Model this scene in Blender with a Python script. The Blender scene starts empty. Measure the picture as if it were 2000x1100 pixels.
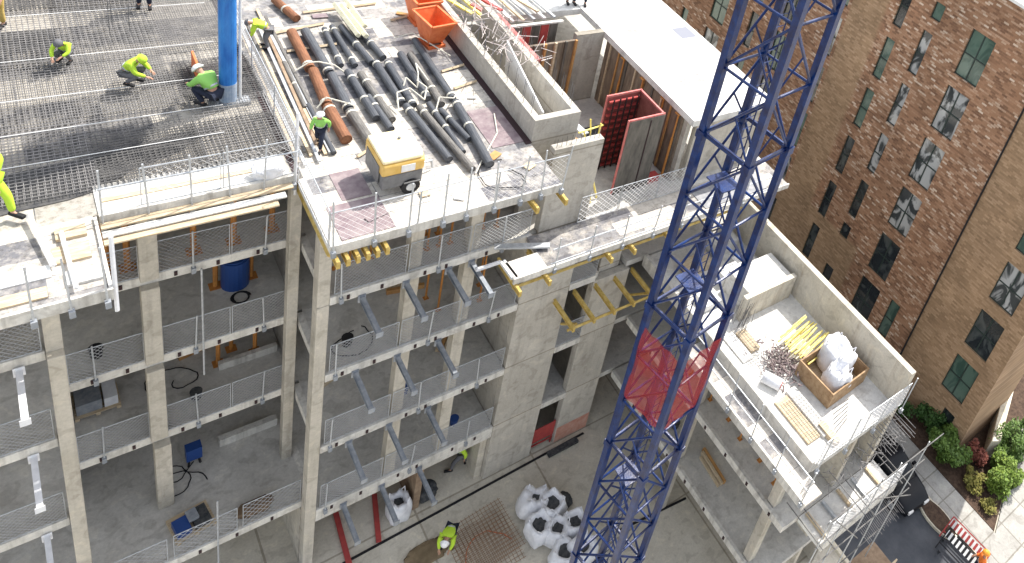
import bpy, bmesh, math, random
from mathutils import Vector, Matrix, Euler, noise
R_ = random.Random(7)
sc = bpy.context.scene
COL = sc.collection

# ------------------------------------------------------------------ camera, world, sun, exposure
HC = 31.46
cam_d = bpy.data.cameras.new("camera")
cam = bpy.data.objects.new("camera", cam_d); COL.objects.link(cam)
RX = (0.6999995954, -0.6506018603, 0.2944788375)      # image right in world
RY = (-0.1044296296, -0.5011737682, -0.8590222963)    # image down in world
RZ = (0.7064665731, 0.5705629444, -0.4187635463)      # view direction
m = Matrix(((RX[0], -RY[0], -RZ[0]), (RX[1], -RY[1], -RZ[1]), (RX[2], -RY[2], -RZ[2])))
cam.matrix_world = Matrix.Translation((0, -16.6667, HC)) @ m.to_4x4()
cam_d.sensor_width = 36; cam_d.lens = 1571.8586 / 2000 * 36
cam_d.shift_x = (1000 - 1571.41) / 2000; cam_d.shift_y = (38.911 - 550) / 2000
cam_d.clip_start = 0.1; cam_d.clip_end = 2000
sc.camera = cam

SUN_DIR = Vector((0.62, 0.20, 1.0)).normalized()       # towards the sun
world = bpy.data.worlds.new("World"); sc.world = world; world.use_nodes = True
nt = world.node_tree; bg = nt.nodes["Background"]
sky = nt.nodes.new("ShaderNodeTexSky"); sky.sky_type = 'NISHITA'; sky.sun_disc = False
sky.sun_elevation = math.asin(SUN_DIR.z); sky.sun_rotation = math.atan2(SUN_DIR.x, SUN_DIR.y)
sky.dust_density = 2.0; sky.air_density = 1.0; sky.ozone_density = 0.6
hs_ = nt.nodes.new("ShaderNodeHueSaturation"); hs_.inputs["Saturation"].default_value = 0.32
nt.links.new(sky.outputs[0], hs_.inputs["Color"]); nt.links.new(hs_.outputs[0], bg.inputs[0]); bg.inputs[1].default_value = 0.15
sd = bpy.data.lights.new("sun", 'SUN'); sd.energy = 2.7; sd.angle = math.radians(0.5); sd.color = (1, 0.95, 0.87)
so = bpy.data.objects.new("sun", sd); COL.objects.link(so)
so.rotation_euler = SUN_DIR.to_track_quat('Z', 'Y').to_euler(); so.location = (40, 10, 60)
sc.view_settings.view_transform = 'Standard'; sc.view_settings.look = 'None'
sc.view_settings.gamma = 1; sc.view_settings.exposure = 1.26
sc.cycles.max_bounces = 8; sc.cycles.diffuse_bounces = 4

# ------------------------------------------------------------------ materials
def mk(name, col, col2=None, scale=2.0, rough=0.8, metal=0.0, bump=0.0, streak=None, detail=6.0, lo=0.35, hi=0.65, spec=0.3, bscale=None):
    M = bpy.data.materials.new(name); M.use_nodes = True
    n = M.node_tree; b = n.nodes["Principled BSDF"]
    b.inputs["Roughness"].default_value = rough; b.inputs["Metallic"].default_value = metal
    b.inputs["Specular IOR Level"].default_value = spec
    b.inputs["Base Color"].default_value = (*col, 1)
    if col2 is not None or bump:
        tc = n.nodes.new("ShaderNodeTexCoord"); mp = n.nodes.new("ShaderNodeMapping")
        n.links.new(tc.outputs["Object"], mp.inputs[0])
        if streak: mp.inputs["Scale"].default_value = streak
        nz = n.nodes.new("ShaderNodeTexNoise"); nz.inputs["Scale"].default_value = scale; nz.inputs["Detail"].default_value = detail
        nz.inputs["Roughness"].default_value = 0.65
        n.links.new(mp.outputs[0], nz.inputs["Vector"])
    if col2 is not None:
        cr = n.nodes.new("ShaderNodeValToRGB")
        cr.color_ramp.elements[0].position = lo; cr.color_ramp.elements[1].position = hi
        cr.color_ramp.elements[0].color = (*col, 1); cr.color_ramp.elements[1].color = (*col2, 1)
        n.links.new(nz.outputs["Fac"], cr.inputs[0]); n.links.new(cr.outputs[0], b.inputs["Base Color"])
    if bump:
        nb = n.nodes.new("ShaderNodeTexNoise"); nb.inputs["Scale"].default_value = bscale or scale * 6; nb.inputs["Detail"].default_value = 4
        n.links.new(tc.outputs["Object"], nb.inputs["Vector"])
        bp = n.nodes.new("ShaderNodeBump"); bp.inputs["Strength"].default_value = bump; bp.inputs["Distance"].default_value = 0.03
        n.links.new(nb.outputs["Fac"], bp.inputs["Height"]); n.links.new(bp.outputs[0], b.inputs["Normal"])
    return M

class G:  # tiny node helper
    def __init__(s, M): s.n = M.node_tree; s.b = s.n.nodes["Principled BSDF"]
    def add(s, t, **k):
        x = s.n.nodes.new(t)
        for a, v in k.items():
            if a.startswith("i_"): x.inputs[a[2:].replace("_", " ")].default_value = v
            else: setattr(x, a, v)
        return x
    def ln(s, a, b): s.n.links.new(a, b)
    def ramp(s, fac, pts):
        r = s.add("ShaderNodeValToRGB"); e = r.color_ramp.elements
        while len(e) < len(pts): e.new(0.5)
        for i, (p, c) in enumerate(pts): e[i].position = p; e[i].color = (*c, 1)
        s.ln(fac, r.inputs[0]); return r.outputs[0]
    def mix(s, fac, a, b, blend='MIX'):
        x = s.add("ShaderNodeMix", data_type='RGBA', blend_type=blend)
        for k, v in ((0, fac), (6, a), (7, b)):
            if hasattr(v, 'links') or hasattr(v, 'is_linked'): s.ln(v, x.inputs[k])
            elif isinstance(v, tuple): x.inputs[k].default_value = (*v, 1)
            else: x.inputs[k].default_value = v
        return x.outputs[2]

def concrete(name, c1, c2, stain=(0.16, 0.14, 0.12), joints=None, amt=0.35):
    M = mk(name, c1, rough=0.85); g = G(M)
    tc = g.add("ShaderNodeTexCoord")
    big = g.add("ShaderNodeTexNoise", i_Scale=0.7, i_Detail=8.0, i_Roughness=0.7); g.ln(tc.outputs["Object"], big.inputs["Vector"])
    base = g.ramp(big.outputs["Fac"], [(0.3, c1), (0.7, c2)])
    mp = g.add("ShaderNodeMapping"); mp.inputs["Scale"].default_value = (5, 5, 0.35); g.ln(tc.outputs["Object"], mp.inputs[0])
    st = g.add("ShaderNodeTexNoise", i_Scale=1.0, i_Detail=6.0, i_Roughness=0.6); g.ln(mp.outputs[0], st.inputs["Vector"])
    f = g.ramp(st.outputs["Fac"], [(0.5, (0, 0, 0)), (0.75, (amt,) * 3)])
    c = g.mix(f, base, stain)
    fine = g.add("ShaderNodeTexNoise", i_Scale=14.0, i_Detail=5.0, i_Roughness=0.8); g.ln(tc.outputs["Object"], fine.inputs["Vector"])
    ff = g.ramp(fine.outputs["Fac"], [(0.3, (0.86,) * 3), (0.7, (1.10,) * 3)])
    c = g.mix(1.0, c, ff, 'MULTIPLY')
    if joints:
        bk = g.add("ShaderNodeTexBrick", offset=0.0); mp2 = g.add("ShaderNodeMapping"); mp2.inputs["Rotation"].default_value = joints[3] if len(joints) > 3 else (0, 0, 0)
        bk.inputs["Scale"].default_value = 1; bk.inputs["Brick Width"].default_value = joints[0]; bk.inputs["Row Height"].default_value = joints[1]
        bk.inputs["Mortar Size"].default_value = joints[2]
        bk.inputs["Color1"].default_value = (1, 1, 1, 1); bk.inputs["Color2"].default_value = (0.88, 0.88, 0.88, 1); bk.inputs["Mortar"].default_value = (0.6, 0.58, 0.55, 1)
        g.ln(tc.outputs["Object"], mp2.inputs[0]); g.ln(mp2.outputs[0], bk.inputs["Vector"])
        c = g.mix(1.0, c, bk.outputs["Color"], 'MULTIPLY')
    pa = g.add("ShaderNodeTexNoise", i_Scale=2.3, i_Detail=2.0, i_Distortion=0.8); g.ln(tc.outputs["Object"], pa.inputs["Vector"])
    pf = g.ramp(pa.outputs["Fac"], [(0.36, (0.80, 0.79, 0.78)), (0.44, (1, 1, 1)), (0.60, (1, 1, 1)), (0.66, (1.14, 1.13, 1.10))])
    c = g.mix(0.8, c, pf, 'MULTIPLY')
    g.ln(c, g.b.inputs["Base Color"])
    bp = g.add("ShaderNodeBump", i_Strength=0.35, i_Distance=0.02); g.ln(fine.outputs["Fac"], bp.inputs["Height"]); g.ln(bp.outputs[0], g.b.inputs["Normal"])
    return M

CONC = concrete("concrete_cast", (0.40, 0.37, 0.31), (0.56, 0.52, 0.45))
CONCP = concrete("concrete_pier", (0.42, 0.39, 0.34), (0.56, 0.53, 0.47), joints=(30, 3.12, 0.03, (math.radians(90), 0, 0)))
SLAB = concrete("concrete_slab", (0.43, 0.415, 0.385), (0.60, 0.585, 0.545), stain=(0.28, 0.265, 0.24))
EDGE = concrete("concrete_slab_edge", (0.50, 0.48, 0.44), (0.70, 0.68, 0.63), amt=0.6)
WSLAB = concrete("white_slab", (0.56, 0.55, 0.52), (0.74, 0.73, 0.70), stain=(0.3, 0.28, 0.25), amt=0.3)
PARA = concrete("parapet_concrete", (0.50, 0.46, 0.38), (0.60, 0.56, 0.48), stain=(0.30, 0.22, 0.14), amt=0.55)
YARD = concrete("yard_concrete", (0.50, 0.46, 0.38), (0.66, 0.62, 0.53), stain=(0.25, 0.2, 0.12), joints=(4.4, 4.6, 0.035), amt=0.15)
PAVE = concrete("pavement_stone", (0.30, 0.29, 0.27), (0.42, 0.41, 0.38), joints=(1.6, 1.1, 0.03), amt=0.1)
ASPH = mk("asphalt", (0.055, 0.06, 0.07), (0.085, 0.09, 0.10), 1.2, 0.9, bump=0.3, bscale=40)

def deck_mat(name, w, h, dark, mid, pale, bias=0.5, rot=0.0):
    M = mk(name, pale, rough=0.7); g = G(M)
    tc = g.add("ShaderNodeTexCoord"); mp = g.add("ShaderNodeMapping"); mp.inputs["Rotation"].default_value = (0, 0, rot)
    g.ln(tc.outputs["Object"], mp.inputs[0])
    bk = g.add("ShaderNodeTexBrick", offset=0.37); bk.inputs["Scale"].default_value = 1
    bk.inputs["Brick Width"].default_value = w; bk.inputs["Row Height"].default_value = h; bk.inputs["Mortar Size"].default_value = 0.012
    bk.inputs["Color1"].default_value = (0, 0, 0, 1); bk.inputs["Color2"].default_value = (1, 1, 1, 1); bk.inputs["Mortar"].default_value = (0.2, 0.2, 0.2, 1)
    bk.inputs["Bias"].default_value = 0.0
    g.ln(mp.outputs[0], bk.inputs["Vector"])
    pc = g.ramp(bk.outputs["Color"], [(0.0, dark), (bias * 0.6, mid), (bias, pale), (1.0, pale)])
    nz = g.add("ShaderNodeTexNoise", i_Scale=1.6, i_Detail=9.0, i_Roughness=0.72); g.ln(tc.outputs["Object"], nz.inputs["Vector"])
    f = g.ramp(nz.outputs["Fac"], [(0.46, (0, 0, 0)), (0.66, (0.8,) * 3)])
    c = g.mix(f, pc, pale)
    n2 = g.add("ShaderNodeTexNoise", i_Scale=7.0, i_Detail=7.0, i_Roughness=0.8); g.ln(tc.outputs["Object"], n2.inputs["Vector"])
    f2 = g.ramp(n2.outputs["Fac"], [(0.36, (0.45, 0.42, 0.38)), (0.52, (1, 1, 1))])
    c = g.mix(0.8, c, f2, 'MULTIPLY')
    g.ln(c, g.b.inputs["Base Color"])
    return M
DECKR = deck_mat("deck_plywood", 2.4, 0.62, (0.12, 0.12, 0.135), (0.22, 0.215, 0.22), (0.56, 0.52, 0.46), 0.68)
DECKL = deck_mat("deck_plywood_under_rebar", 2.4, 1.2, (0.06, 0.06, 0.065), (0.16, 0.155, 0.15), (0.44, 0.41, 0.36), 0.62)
PLYP = mk("purple_plywood", (0.17, 0.12, 0.135), (0.30, 0.25, 0.25), 3, 0.5, detail=9)
PLYD = mk("shuttering_plywood", (0.13, 0.10, 0.075), (0.25, 0.2, 0.15), 2.5, 0.6, streak=(3, 3, 0.6), bump=0.1)
PLYG = mk("grey_shutter_face", (0.075, 0.07, 0.06), (0.16, 0.145, 0.125), 2.5, 0.55, streak=(2, 2, 0.5))
TIMB = mk("pale_timber", (0.42, 0.32, 0.2), (0.6, 0.5, 0.36), 3, 0.75, streak=(1, 8, 8))
TIMO = mk("orange_timber", (0.40, 0.2, 0.07), (0.52, 0.30, 0.12), 3, 0.7)
TIMY = mk("yellow_timber", (0.42, 0.29, 0.07), (0.62, 0.46, 0.16), 4, 0.6)
YEL = mk("yellow_paint", (0.78, 0.62, 0.08), (0.85, 0.74, 0.3), 6, 0.5)
ORP = mk("orange_prop_steel", (0.55, 0.25, 0.06), (0.42, 0.17, 0.05), 8, 0.6)
SKIP = mk("orange_skip_paint", (0.62, 0.13, 0.04), (0.72, 0.2, 0.07), 5, 0.5)
REDP = mk("red_paint", (0.45, 0.07, 0.06), (0.32, 0.05, 0.05), 4, 0.6)
REDR = mk("red_rim", (0.62, 0.22, 0.2), (0.5, 0.12, 0.11), 5, 0.6)
STEEL = mk("galvanised_steel", (0.36, 0.38, 0.40), (0.52, 0.54, 0.56), 8, 0.45, metal=0.35)
BRKT = mk("bracket_steel", (0.19, 0.215, 0.25), (0.34, 0.36, 0.39), 5, 0.5, metal=0.2)
BRKW = mk("white_paint_sunlit_bracket", (0.75, 0.76, 0.78), (0.62, 0.63, 0.66), 5, 0.5)
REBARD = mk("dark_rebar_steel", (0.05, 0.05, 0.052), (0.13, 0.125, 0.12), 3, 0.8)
WIRE = mk("wire_mesh", (0.40, 0.40, 0.40), rough=0.6)
WIREW = mk("white_wire", (0.68, 0.67, 0.66), rough=0.5)
REBAR = mk("rebar_steel", (0.12, 0.118, 0.12), (0.24, 0.23, 0.225), 3, 0.8)
BLUE = mk("crane_blue_paint", (0.002, 0.007, 0.052), (0.003, 0.03, 0.145), 3.5, 0.3, spec=0.4, bump=0.15, bscale=20)
BLUE2 = mk("boom_blue_paint", (0.015, 0.12, 0.42), (0.05, 0.25, 0.62), 1.6, 0.4, streak=(2, 2, 0.5))
BLUB = mk("blue_barrel_plastic", (0.02, 0.06, 0.22), rough=0.4)
DPIPE = mk("dark_grey_pipe", (0.05, 0.055, 0.065), (0.105, 0.11, 0.12), 4, 0.5, streak=(6, 0.5, 6))
DPIPE2 = mk("dusty_pipe", (0.09, 0.085, 0.08), (0.19, 0.18, 0.165), 5, 0.7, streak=(6, 0.7, 6))
BPIPE = mk("rusty_pipe", (0.15, 0.065, 0.035), (0.27, 0.12, 0.06), 3, 0.75, streak=(4, 0.8, 4))
ROPE = mk("pale_strap", (0.62, 0.59, 0.5), rough=0.8)
BAG = mk("white_woven_bag", (0.62, 0.63, 0.66), (0.8, 0.8, 0.82), 3, 0.65, bump=0.6, bscale=9)
DARKC = mk("dark_contents", (0.03, 0.035, 0.04), (0.09, 0.09, 0.09), 8, 0.9)
BLACK = mk("black_rubber", (0.015, 0.015, 0.017), rough=0.7)
CARB = mk("black_car_paint", (0.006, 0.007, 0.01), rough=0.4, spec=0.2)
GLASSD = mk("dark_car_glass", (0.01, 0.012, 0.015), rough=0.2, spec=0.2)
WHITE = mk("white_paint", (0.78, 0.78, 0.77), (0.68, 0.67, 0.65), 5, 0.5)
CYEL = mk("compressor_yellow", (0.62, 0.38, 0.08), (0.70, 0.47, 0.15), 3, 0.4)
CCRM = mk("compressor_pale_top", (0.78, 0.66, 0.38), (0.82, 0.72, 0.5), 4, 0.45)
CGRY = mk("compressor_grey", (0.14, 0.14, 0.14), (0.2, 0.2, 0.2), 5, 0.6)
HIVIS = mk("hi_vis_yellow", (0.46, 0.68, 0.05), rough=0.7)
HIVISG = mk("hi_vis_green", (0.26, 0.55, 0.12), rough=0.7)
HIVISO = mk("hi_vis_orange", (0.9, 0.22, 0.04), rough=0.7)
NAVY = mk("navy_cloth", (0.02, 0.025, 0.045), rough=0.9)
GREYCL = mk("grey_cloth", (0.14, 0.14, 0.15), rough=0.9)
SKIN = mk("skin", (0.45, 0.26, 0.18), rough=0.6)
HAT = mk("white_helmet", (0.8, 0.8, 0.8), rough=0.3)
HATO = mk("orange_helmet", (0.8, 0.3, 0.04), rough=0.3)
SOIL = mk("dark_soil", (0.045, 0.028, 0.02), (0.10, 0.065, 0.045), 6, 0.95, bump=0.6)
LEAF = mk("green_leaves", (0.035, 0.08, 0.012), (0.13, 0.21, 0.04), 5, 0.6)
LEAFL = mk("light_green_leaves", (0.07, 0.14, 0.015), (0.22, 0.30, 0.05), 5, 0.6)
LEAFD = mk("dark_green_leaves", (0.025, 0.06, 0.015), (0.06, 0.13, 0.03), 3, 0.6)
LEAFR = mk("red_leaves", (0.17, 0.05, 0.04), (0.26, 0.09, 0.06), 5, 0.7)
LEAFY = mk("olive_leaves", (0.14, 0.15, 0.03), (0.26, 0.22, 0.06), 5, 0.7)
BARK = mk("bark", (0.09, 0.065, 0.045), rough=0.9)
CREAM = concrete("cream_render", (0.60, 0.54, 0.42), (0.72, 0.67, 0.55), amt=0.3)
BROWNST = mk("brown_block", (0.22, 0.15, 0.10), (0.34, 0.25, 0.17), 4, 0.8)
FRAMEG = mk("dark_green_window_frame", (0.03, 0.045, 0.04), rough=0.5)

def netting(name, col, alpha):
    M = mk(name, col, rough=0.9); g = G(M)
    tr = g.add("ShaderNodeBsdfTransparent"); mx = g.add("ShaderNodeMixShader")
    tc = g.add("ShaderNodeTexCoord"); nz = g.add("ShaderNodeTexNoise", i_Scale=2.5, i_Detail=4.0); g.ln(tc.outputs["Object"], nz.inputs["Vector"])
    mr = g.add("ShaderNodeMapRange"); mr.inputs[1].default_value = 0.3; mr.inputs[2].default_value = 0.7
    mr.inputs[3].default_value = alpha - 0.12; mr.inputs[4].default_value = alpha + 0.12
    g.ln(nz.outputs["Fac"], mr.inputs[0]); g.ln(mr.outputs[0], mx.inputs[0])
    g.ln(tr.outputs[0], mx.inputs[1]); g.ln(g.b.outputs[0], mx.inputs[2])
    g.ln(mx.outputs[0], g.n.nodes["Material Output"].inputs[0]); return M
REDNET = netting("red_netting", (0.36, 0.03, 0.025), 0.55)

def brick_mat():
    M = mk("facade_brick", (0.3, 0.16, 0.1), rough=0.9); g = G(M)
    tc = g.add("ShaderNodeTexCoord"); sp = g.add("ShaderNodeSeparateXYZ"); g.ln(tc.outputs["Object"], sp.inputs[0])
    cb = g.add("ShaderNodeCombineXYZ"); g.ln(sp.outputs[1], cb.inputs[0]); g.ln(sp.outputs[2], cb.inputs[1])
    def bk(c1, c2, mo, bias=0.0, sc_=1.0, seed=0):
        b = g.add("ShaderNodeTexBrick"); b.inputs["Scale"].default_value = sc_; b.inputs["Brick Width"].default_value = 0.26
        b.inputs["Row Height"].default_value = 0.1; b.inputs["Mortar Size"].default_value = 0.007; b.inputs["Bias"].default_value = bias
        b.inputs["Color1"].default_value = (*c1, 1); b.inputs["Color2"].default_value = (*c2, 1); b.inputs["Mortar"].default_value = (*mo, 1)
        g.ln(cb.outputs[0], b.inputs["Vector"]); return b.outputs["Color"]
    val = bk((0, 0, 0), (1, 1, 1), (0.35, 0.35, 0.35))
    red = g.ramp(val, [(0.0, (0.17, 0.095, 0.06)), (0.35, (0.29, 0.16, 0.095)), (0.7, (0.36, 0.215, 0.135)), (0.88, (0.43, 0.29, 0.20)), (1.0, (0.60, 0.49, 0.39))])
    tan = g.ramp(val, [(0.0, (0.26, 0.17, 0.10)), (0.5, (0.34, 0.225, 0.135)), (1.0, (0.42, 0.285, 0.18))])
    # zones along the wall (y) and height (z)
    def step(sock, at, w=0.02):
        mr = g.add("ShaderNodeMapRange"); mr.inputs[1].default_value = at - w; mr.inputs[2].default_value = at + w
        g.ln(sock, mr.inputs[0]); return mr.outputs[0]
    def math_(op, a, b):
        x = g.add("ShaderNodeMath", operation=op)
        for i, v in enumerate((a, b)):
            if isinstance(v, (int, float)): x.inputs[i].default_value = v
            else: g.ln(v, x.inputs[i])
        return x.outputs[0]
    y = sp.outputs[1]; z = sp.outputs[2]
    a = step(y, -7.4); b = step(y, 0.75, 0.12); c = step(y, 2.75)
    redmask = math_('MAXIMUM', math_('MULTIPLY', a, math_('SUBTRACT', 1.0, b)), c)
    low = math_('MULTIPLY', math_('SUBTRACT', 1.0, step(z, 5.1, 0.1)), step(y, -2.9, 0.1))
    redmask = math_('MULTIPLY', redmask, math_('SUBTRACT', 1.0, low))
    c_ = g.mix(redmask, tan, red)
    nz = g.add("ShaderNodeTexNoise", i_Scale=0.6, i_Detail=6.0); g.ln(tc.outputs["Object"], nz.inputs["Vector"])
    f = g.ramp(nz.outputs["Fac"], [(0.3, (0.8,) * 3), (0.7, (1.15,) * 3)])
    c_ = g.mix(1.0, c_, f, 'MULTIPLY'); g.ln(c_, g.b.inputs["Base Color"]); return M
BRICK = brick_mat()

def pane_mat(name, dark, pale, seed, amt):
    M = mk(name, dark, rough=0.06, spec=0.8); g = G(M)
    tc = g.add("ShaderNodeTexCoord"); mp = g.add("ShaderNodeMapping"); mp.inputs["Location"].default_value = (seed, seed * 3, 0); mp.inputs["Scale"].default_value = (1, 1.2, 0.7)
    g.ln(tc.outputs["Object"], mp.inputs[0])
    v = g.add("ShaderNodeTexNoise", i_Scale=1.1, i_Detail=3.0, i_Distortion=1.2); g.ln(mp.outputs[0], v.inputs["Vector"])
    c = g.ramp(v.outputs["Fac"], [(0.0, dark), (0.62 - amt * .4, tuple(x * 1.8 for x in dark)), (min(.99, 0.72 - amt * .4), pale), (1.0, pale)])  # pale noise paints reflections into the glass colour
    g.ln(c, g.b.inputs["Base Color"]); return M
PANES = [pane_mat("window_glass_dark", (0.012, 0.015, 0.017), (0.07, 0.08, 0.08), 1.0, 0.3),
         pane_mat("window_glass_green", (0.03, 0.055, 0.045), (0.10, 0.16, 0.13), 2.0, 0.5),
         pane_mat("window_glass_pale_reflection", (0.03, 0.034, 0.036), (0.42, 0.43, 0.43), 5.0, 0.42)]

# ------------------------------------------------------------------ mesh builder
class MB:
    def __init__(s, o=(0, 0, 0)): s.v = []; s.f = []; s.o = Vector(o)
    def add(s, vs, fs):
        k = len(s.v); s.v += [Vector(v) for v in vs]; s.f += [tuple(i + k for i in f) for f in fs]; return s
    def box(s, x0, x1, y0, y1, z0, z1):
        return s.add([(x, y, z) for z in (z0, z1) for y in (y0, y1) for x in (x0, x1)],
                     [(0, 2, 3, 1), (4, 5, 7, 6), (0, 1, 5, 4), (2, 6, 7, 3), (0, 4, 6, 2), (1, 3, 7, 5)])
    def bar(s, a, b, w, h=None, up=(0, 0, 1)):
        a = Vector(a); b = Vector(b); h = h or w; d = (b - a).normalized(); up = Vector(up)
        if abs(d.dot(up)) > 0.98: up = Vector((1, 0, 0))
        x = d.cross(up).normalized(); y = x.cross(d).normalized()
        vs = [p + x * (i * w / 2) + y * (j * h / 2) for p in (a, b) for j in (-1, 1) for i in (-1, 1)]
        return s.add(vs, [(0, 2, 3, 1), (4, 5, 7, 6), (0, 1, 5, 4), (2, 6, 7, 3), (0, 4, 6, 2), (1, 3, 7, 5)])
    def tube(s, a, b, r, n=8, r2=None, cap=True):
        a = Vector(a); b = Vector(b); r2 = r if r2 is None else r2; d = (b - a).normalized(); up = Vector((0, 0, 1))
        if abs(d.dot(up)) > 0.98: up = Vector((1, 0, 0))
        x = d.cross(up).normalized(); y = x.cross(d).normalized()
        vs = []
        for p, q in ((a, r), (b, r2)):
            for i in range(n):
                t = 2 * math.pi * i / n; vs.append(p + (x * math.cos(t) + y * math.sin(t)) * q)
        fs = [(i, (i + 1) % n, n + (i + 1) % n, n + i) for i in range(n)]
        if cap: fs += [tuple(range(n - 1, -1, -1)), tuple(range(n, 2 * n))]
        return s.add(vs, fs)
    def path(s, pts, r, n=6):
        for a, b in zip(pts, pts[1:]): s.tube(a, b, r, n)
        return s
    def wire(s, a, b, r): return s.tube(a, b, r, 3, cap=False)
    def prism(s, poly, z0, z1):
        n = len(poly); vs = [(x, y, z0) for x, y in poly] + [(x, y, z1) for x, y in poly]
        return s.add(vs, [tuple(range(n - 1, -1, -1)), tuple(range(n, 2 * n))] + [(i, (i + 1) % n, n + (i + 1) % n, n + i) for i in range(n)])
    def build(s, name, mat, parent=None, smooth=False, bevel=0.0):
        me = bpy.data.meshes.new(name); me.from_pydata([v - s.o for v in s.v], [], s.f); me.update()
        bm = bmesh.new(); bm.from_mesh(me); bmesh.ops.recalc_face_normals(bm, faces=bm.faces); bm.to_mesh(me); bm.free()
        me.materials.append(mat)
        if smooth:
            for p in me.polygons: p.use_smooth = True
        o = bpy.data.objects.new(name, me); COL.objects.link(o)
        if parent is not None: o.parent = parent
        elif s.o.length: o.location = s.o
        if bevel:
            b = o.modifiers.new("bevel", 'BEVEL'); b.width = bevel; b.segments = 2; b.limit_method = 'ANGLE'
        return o

def tag(o, label, cat, group=None, kind=None):
    if label: o["label"] = label
    if cat: o["category"] = cat
    if group: o["group"] = group
    if kind: o["kind"] = kind
    return o
def thing(name, label, cat, loc=(0, 0, 0), rz=0, group=None):
    o = bpy.data.objects.new(name, None); COL.objects.link(o); o.location = loc; o.rotation_euler = (0, 0, rz)
    o.empty_display_size = 0.2
    return tag(o, label, cat, group)
def struct(o, label=None, cat=None): o["kind"] = "structure"; return tag(o, label, cat)
def dup(src, loc, rz=None, label=None, group=None, scale=None):
    r = src.copy(); COL.objects.link(r); r.location = loc
    if rz is not None: r.rotation_euler = (0, 0, rz)
    if scale: r.scale = scale
    if label: r["label"] = label
    if group: r["group"] = group
    for ch in list(src.children):
        c = ch.copy(); COL.objects.link(c); c.parent = r
        for g2 in list(ch.children):
            d = g2.copy(); COL.objects.link(d); d.parent = c
    return r
ORD = ["first", "second", "third", "fourth", "fifth", "sixth", "seventh", "eighth", "ninth", "tenth", "eleventh", "twelfth", "thirteenth", "fourteenth", "fifteenth", "sixteenth", "seventeenth", "eighteenth", "nineteenth", "twentieth"]

# ------------------------------------------------------------------ setting
MB().box(-60, 120, -60, 160, -1, 0).build("ground", YARD)["kind"] = "structure"
MB().box(21.6, 26.75, -40, 40, 0, 0.006).build("road", ASPH)["kind"] = "structure"
pv = MB(); pv.prism([(26.75, -40), (44, -40), (44, -9), (33.7, -11.1), (28.15, -13.3), (28.15, -9.2), (28.15, 30), (26.75, 30)], 0.0, 0.12)
pv.build("pavement", PAVE)["kind"] = "structure"
kb = MB().box(26.6, 26.74, -40, 30, 0.0, 0.14); kb.build("kerb", CREAM)["kind"] = "structure"
kb = MB().box(21.45, 21.6, -40, 30, 0.0, 0.12); kb.build("kerb", CREAM)["kind"] = "structure"
gb = MB(); gb.prism([(28.2, -13.2), (33.6, -11.05), (44, -8.9), (44, 25), (28.2, 25)], 0.0, 0.10)
gb.build("planting_bed", SOIL)["kind"] = "structure"

# ------------------------------------------------------------------ main concrete building
DGAP = mk("dark_deck_gap", (0.04, 0.022, 0.024), rough=0.8)
bld = thing("concrete_building", "pale concrete frame building under construction with open floors and timber formwork decks", "building", (5, 5, 0))
O = (5, 5, 0)
def part(name, mat, *boxes, parent=bld, o=O, bevel=0.0):
    b = MB(o)
    for bx in boxes: b.box(*bx)
    return b.build(name, mat, parent, bevel=bevel)
LV = [3.12, 6.22, 9.4, 12.46]
T = 0.26
# right bay and behind
for z in LV:
    t = 0.55 if z < 4 else T
    part("floor_slab", SLAB, (5.6, 11.2, 0.12, 16, z - t, z))
    part("slab_edge_beam", EDGE, (5.5, 11.2, -0.02, 0.12, z - t, z + 0.03), bevel=0.015)
# return side beams
for z in LV:
    part("side_beam", EDGE, (5.42, 5.6, 0.12, 2.5, z - T, z + 0.02))
# left bay
for z in LV:
    y = 0.5 if z < 4 else 2.5
    part("floor_slab", SLAB, (0.1, 5.6, y + 0.14, 16, z - T, z - 0.002))
    part("slab_edge_beam", EDGE, (0.36, 5.42, y, y + 0.14, z - T, z + 0.03), bevel=0.015)
# far left bay
for z in LV:
    part("floor_slab", SLAB, (-6, 0.1, 1.14, 16, z - T, z - 0.002))
    part("slab_edge_beam", EDGE, (-6, 0.05, 1.0, 1.14, z - T, z + 0.03), bevel=0.015)
# interior walls (keep the floors enclosed)
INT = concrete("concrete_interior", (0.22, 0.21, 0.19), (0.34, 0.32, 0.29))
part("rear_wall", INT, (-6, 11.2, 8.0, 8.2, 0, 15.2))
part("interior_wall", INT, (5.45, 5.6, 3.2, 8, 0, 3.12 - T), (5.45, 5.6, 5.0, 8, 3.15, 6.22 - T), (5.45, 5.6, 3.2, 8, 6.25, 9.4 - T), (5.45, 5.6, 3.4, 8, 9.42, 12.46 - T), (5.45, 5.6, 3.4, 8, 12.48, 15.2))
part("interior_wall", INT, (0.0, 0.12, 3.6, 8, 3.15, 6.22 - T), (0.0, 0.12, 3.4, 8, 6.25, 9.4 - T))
part("upstand_beam", EDGE, (3.7, 5.3, 3.55, 3.75, 3.12, 3.45))
part("upstand_beam", EDGE, (3.8, 5.35, 4.0, 4.15, 6.22, 6.5))
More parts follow.
